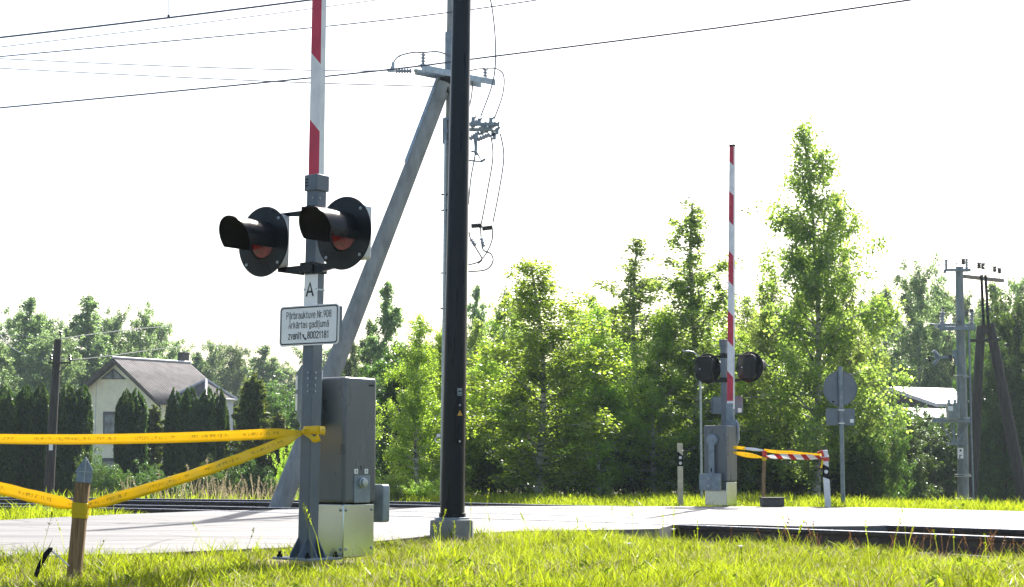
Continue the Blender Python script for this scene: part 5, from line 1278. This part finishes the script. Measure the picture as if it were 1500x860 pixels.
# ------------------------------------------------------------------ grass
def blades(x, y, z, h, wd, bend, rng):
    n = len(x); a = rng.uniform(0, 2 * np.pi, n); b = rng.uniform(0, 2 * np.pi, n)
    side = np.stack([np.cos(a), np.sin(a), np.zeros(n)], 1) * wd[:, None] * .5
    ld = np.stack([np.cos(b), np.sin(b), np.zeros(n)], 1) * (h * bend)[:, None]
    p0 = np.stack([x, y, z], 1); up = np.zeros((n, 3)); up[:, 2] = h
    p1 = p0 + up * .55 + ld * .28; p2 = p0 + up * np.sqrt(np.clip(1 - bend ** 2 * .45, .2, 1))[:, None] + ld
    q1 = np.stack([p0 - side, p0 + side, p1 + side * .8, p1 - side * .8], 1)
    q2 = np.stack([p1 - side * .8, p1 + side * .8, p2 + side * .12, p2 - side * .12], 1)
    return np.concatenate([q1, q2])

def scatter(n, x0, x1, y0, y1, rng, dmin=None, dmax=None, fr=True):
    x = rng.uniform(x0, x1, n); y = rng.uniform(y0, y1, n)
    k = ~in_road(x, y)
    if fr: k &= np.abs(x) < y * .33 + .5
    d = dist_track(x, y)
    if dmin is not None: k &= d > dmin
    if dmax is not None: k &= d < dmax
    return x[k], y[k]
def lumps(x, y): return .5 + .25 * np.sin(2.1 * x + 1.3 * np.sin(1.7 * y)) + .25 * np.sin(3.3 * y + 1.9 * np.sin(2.6 * x + 1))

rng = np.random.default_rng(5)
x, y = scatter(600000, -6.5, 7.5, 7.2, 18.5, rng, dmax=-0.95)
k = ~((x > .9) & (dist_track(x, y) > -1.35) & (rng.random(len(x)) < .85)); x, y = x[k], y[k]
# thin the grass on the trodden pad by the near gate
pd = ((x - nearC.x - .05) / .75) ** 2 + ((y - nearC.y + .05) / .5) ** 2
k = (pd > 1) | (rng.random(len(x)) < .30); x, y = x[k], y[k]
pt = .5 + .5 * np.sin(1.9 * x + 2.3 * np.sin(1.1 * y + .5)) * np.cos(2.4 * y + 1.7 * np.sin(1.6 * x))
k = rng.random(len(x)) < .45 + .55 * np.clip(pt * 1.5, 0, 1); x, y = x[k], y[k]
# no blades through the mast foundation
k = ~((np.abs(x - mp_.x) < .21) & (np.abs(y - mp_.y) < .21)); x, y = x[k], y[k]
lm = lumps(x, y); n = len(x)
edge = np.clip((-0.95 - dist_track(x, y)) / 1.2, 0.1, 1)
tf = np.clip((.5 + .5 * np.sin(7.1 * x + 2.2 * np.sin(5.3 * y)) * np.sin(6.3 * y + 1.7 * np.sin(4.9 * x)) - .3) * 1.5, 0, 1)
h = (0.022 + .055 * lm * rng.random(n) + .085 * tf * rng.random(n) ** 2 + .02 * rng.random(n)) * rng.uniform(.65, 1.4, n) * (0.5 + .5 * edge)
qs = blades(x, y, terrain(x, y) - .01, h, rng.uniform(.0035, .0075, n), rng.uniform(.15, .95, n), rng)
tone = np.clip(.42 + .6 * (lm - .5) - .35 * (tf - .4) + rng.normal(0, .28, n), 0, 1)
tag(quads_np('grass', qs, M['grass'], None, np.tile(tone, 2)), kind='stuff')
# taller darker clumps and dry blades among the near grass
cx_, cy_ = scatter(420, -5, 6, 8.2, 15.5, rng, dmax=-1.3)
kk = ((cx_ - nearC.x) / .55) ** 2 + ((cy_ - nearC.y) / .5) ** 2 > 1; cx_, cy_ = cx_[kk][:170], cy_[kk][:170]
ci = np.repeat(np.arange(len(cx_)), 70); cs_ = rng.uniform(.04, .13, len(cx_)); ch_ = rng.uniform(.08, .20, len(cx_))
x = cx_[ci] + rng.normal(size=len(ci)) * cs_[ci]; y = cy_[ci] + rng.normal(size=len(ci)) * cs_[ci]
h = ch_[ci] * rng.uniform(.4, 1.2, len(ci))
qs = blades(x, y, terrain(x, y) - .01, h, rng.uniform(.004, .011, len(ci)), rng.uniform(.2, 1.0, len(ci)), rng)
tone = np.clip(rng.uniform(0, .55, len(cx_))[ci] + rng.normal(0, .15, len(ci)), 0, 1)
tag(quads_np('grass_tufts', qs, M['grass'], None, np.tile(tone, 2)), kind='stuff')
x, y = scatter(26000, -5, 6, 7.6, 16, rng, dmax=-.7); n = len(x)
qs = blades(x, y, terrain(x, y) - .005, rng.uniform(.03, .13, n), rng.uniform(.003, .006, n), rng.uniform(.3, 1.2, n), rng)
tag(quads_np('dead_grass', qs, M['straw'], None, np.tile(rng.random(n), 2)), kind='stuff')
# far verges and the tuft left of the road
x, y = scatter(200000, -12, 12, 14, 34, rng, dmin=6.6, dmax=15)
k = (x > -1.9) | (rng.random(len(x)) < .10); x, y = x[k], y[k]
x2, y2 = scatter(60000, -14, -3, 15, 29, rng, dmax=-0.8)
x, y = np.concatenate([x, x2]), np.concatenate([y, y2]); n = len(x); lm = lumps(x * 1.3, y)
h = (.04 + .15 * lm * rng.random(n) + .05 * rng.random(n)) * rng.uniform(.7, 1.4, n)
k = (y2 > 13); 
qs = blades(x, y, terrain(x, y) - .01, h, rng.uniform(.010, .02, n), rng.uniform(.15, .9, n), rng)
tone = np.clip(.5 + .35 * (lm - .5) + rng.normal(0, .2, n), 0, 1)
tag(quads_np('verge_grass', qs, M['grass'], None, np.tile(tone, 2)), kind='stuff')

# rosettes of broad weed leaves
def rosettes(x, y, sc_, nl, rng, hgt):
    out = []
    for xi, yi, s in zip(x, y, sc_):
        z0 = float(terrain(np.array([xi]), np.array([yi]))[0])
        for j in range(nl):
            a = rng.uniform(0, 6.28); el = rng.uniform(.15, .95); L_ = s * rng.uniform(.6, 1.2); w_ = L_ * rng.uniform(.16, .30)
            d = np.array([math.cos(a) * math.cos(el), math.sin(a) * math.cos(el), math.sin(el)]); sd_ = np.array([-math.sin(a), math.cos(a), 0])
            p = np.array([xi, yi, z0 + rng.uniform(0, hgt)]); pts = [p]; ws = [.15, .8, 1.0, .6, .05]
            for q in range(4):
                d = d + np.array([0, 0, -.22]); d /= np.linalg.norm(d); p = p + d * L_ / 4; pts.append(p)
            for q in range(4):
                out.append([pts[q] - sd_ * w_ * ws[q] * .5, pts[q] + sd_ * w_ * ws[q] * .5, pts[q + 1] + sd_ * w_ * ws[q + 1] * .5, pts[q + 1] - sd_ * w_ * ws[q + 1] * .5])
    return np.array(out)
x, y = scatter(1800, -5, 6, 7.6, 15.5, rng, dmax=-1.2)
k = (lumps(x * 1.4 + 3, y * 1.2) > .5) & (((x - nearC.x) / .8) ** 2 + ((y - nearC.y) / .55) ** 2 > 1); x, y = x[k], y[k]
qs = rosettes(x, y, rng.uniform(.05, .13, len(x)), 8, rng, .04)
tag(quads_np('weed_leaves', qs, M['weed'], None, np.repeat(np.clip(rng.normal(.55, .25, len(qs) // 4), 0, 1), 4)), kind='stuff')
x, y = scatter(500, -9, 9, 14, 33, rng, dmin=6.8, dmax=13)
qs = rosettes(x, y, rng.uniform(.10, .2, len(x)), 8, rng, .12)
tag(quads_np('verge_weeds', qs, M['weed'], None, np.repeat(np.clip(rng.normal(.5, .25, len(qs) // 4), 0, 1), 4)), kind='stuff')

# stalks with seed heads
def stalks(x, y, h, rng, r=.0035, head=.3, hw=.018, lean=.25):
    z0 = terrain(x, y); out = []
    for xi, yi, zi, hi in zip(x, y, z0, h):
        a = rng.uniform(0, 6.28); l = rng.uniform(0, lean); d = np.array([math.cos(a) * l, math.sin(a) * l * .6, 1.0]); d /= np.linalg.norm(d)
        p0 = np.array([xi, yi, zi]); pm = p0 + d * hi * .6; d2 = d + np.array([math.cos(a) * l * .8, 0, -.1]); p1 = pm + d2 / np.linalg.norm(d2) * hi * .4
        s = np.array([1, 0, 0]) * r; out += [[p0 - s, p0 + s, pm + s, pm - s], [pm - s, pm + s, p1 + s * .6, p1 - s * .6]]
        for j in range(14):
            q = p1 + (pm - p1) * rng.random() * head * 2.2
            dd = rng.normal(size=3) * .5 + np.array([0, 0, 1.0]); dd /= np.linalg.norm(dd); ll = hi * .055
            sd_ = np.array([rng.normal(), rng.normal(), 0]); sd_ /= np.linalg.norm(sd_) + 1e-9
            out.append([q - sd_ * hw * .2, q + sd_ * hw * .5 + dd * ll * .5, q + dd * ll, q - sd_ * hw * .5 + dd * ll * .5])
    return np.array(out)
# pale dry grass beyond the left tracks
bx = rng.uniform(180, 450, 330); by = rng.uniform(33, 42, 330)
bx = np.where(rng.random(330) < .55, rng.normal(330, 45, 330), bx)
xw = (bx - CX) / FPX * by; qs = stalks(xw, by, rng.uniform(.3, .85, 330) * np.where(rng.random(330) < .2, 1.2, 1), rng, .004, .3, .018, .35)[::1]
tag(quads_np('dry_grass', qs, M['straw']), kind='stuff')
bx = rng.uniform(-20, 660, 7000); by = rng.uniform(32.5, 44, 7000); xw = (bx - CX) / FPX * by
k = dist_track(xw, by) > 7; xw, by = xw[k], by[k]; n = len(xw)
qs = blades(xw, by, terrain(xw, by), rng.uniform(.08, .32, n), rng.uniform(.012, .025, n), rng.uniform(.1, .7, n), rng)
tag(quads_np('meadow_grass', qs, M['grass']), kind='stuff')
# brown heads by the rails at the right, and single stalks in the near grass
x, y = scatter(900, 1.5, 6.2, 10.5, 15.5, rng, dmin=-1.6, dmax=-.5)
x, y = x[:70], y[:70]
tag(quads_np('brown_stalks', stalks(x, y, rng.uniform(.16, .34, len(x)), rng, .0015, .35, .010, .5), M['straw_brown']), kind='stuff')
x, y = scatter(500, -4, 5, 8.5, 15.5, rng, dmax=-1.0); x, y = x[:45], y[:45]
tag(quads_np('weed_stalks', stalks(x, y, rng.uniform(.22, .48, len(x)), rng, .0014, .3, .009, .3), M['grass']), kind='stuff')
# little white flowers
for (px, py, Y, lab) in ((986, 776, 12.6, 'small white flower in the grass below the crossing, topmost of three'), (1085, 801, 11.6, 'pale lilac flower in the grass, rightmost of three'), (921, 797, 12.0, 'small pale flower in the grass, leftmost of three')):
    p = P(px, py, Y); gz_ = float(terrain(np.array([p.x]), np.array([Y]))[0])
    t = empty('flower', (p.x, Y, gz_), 0, lab, 'flower', 'white flowers in the grass'); hh_ = p.z - gz_
    MB().tube([(0, 0, 0), (.008, 0, hh_ * .5), (0, 0, hh_)], .003, 5).build('stem', M['weed'], t)
    mb = MB()
    for j in range(11):
        a = j * 2 * math.pi / 11; mb.add([(0, 0, hh_), (.012 * math.cos(a - .25), .012 * math.sin(a - .25), hh_ + .004), (.026 * math.cos(a), .026 * math.sin(a), hh_ + .010), (.012 * math.cos(a + .25), .012 * math.sin(a + .25), hh_ + .004)], [(0, 1, 2, 3)])
    mb.lathe([(.003, hh_ - .006), (.010, hh_), (.009, hh_ + .007), (.001, hh_ + .009)], 8)
    mb.build('bloom', M['flower'], t)

# ------------------------------------------------------------------ summer haze
def haze():
    m, nt, out = new_mat('pale summer haze')
    v = N(nt, 'ShaderNodeVolumePrincipled'); v.inputs['Color'].default_value = (0.70, 0.86, 1.0, 1); v.inputs['Density'].default_value = 0.00027; v.inputs['Anisotropy'].default_value = 0.45
    nt.links.new(v.outputs[0], out.inputs['Volume'])
    o = MB().box((0, 95, 8.5), (420, 300, 23)).build('haze', m, smooth=False)
    tag(o, kind='stuff')
haze()
sc.cycles.diffuse_bounces = 7; sc.cycles.volume_bounces = 1; sc.cycles.volume_step_rate = 5.0
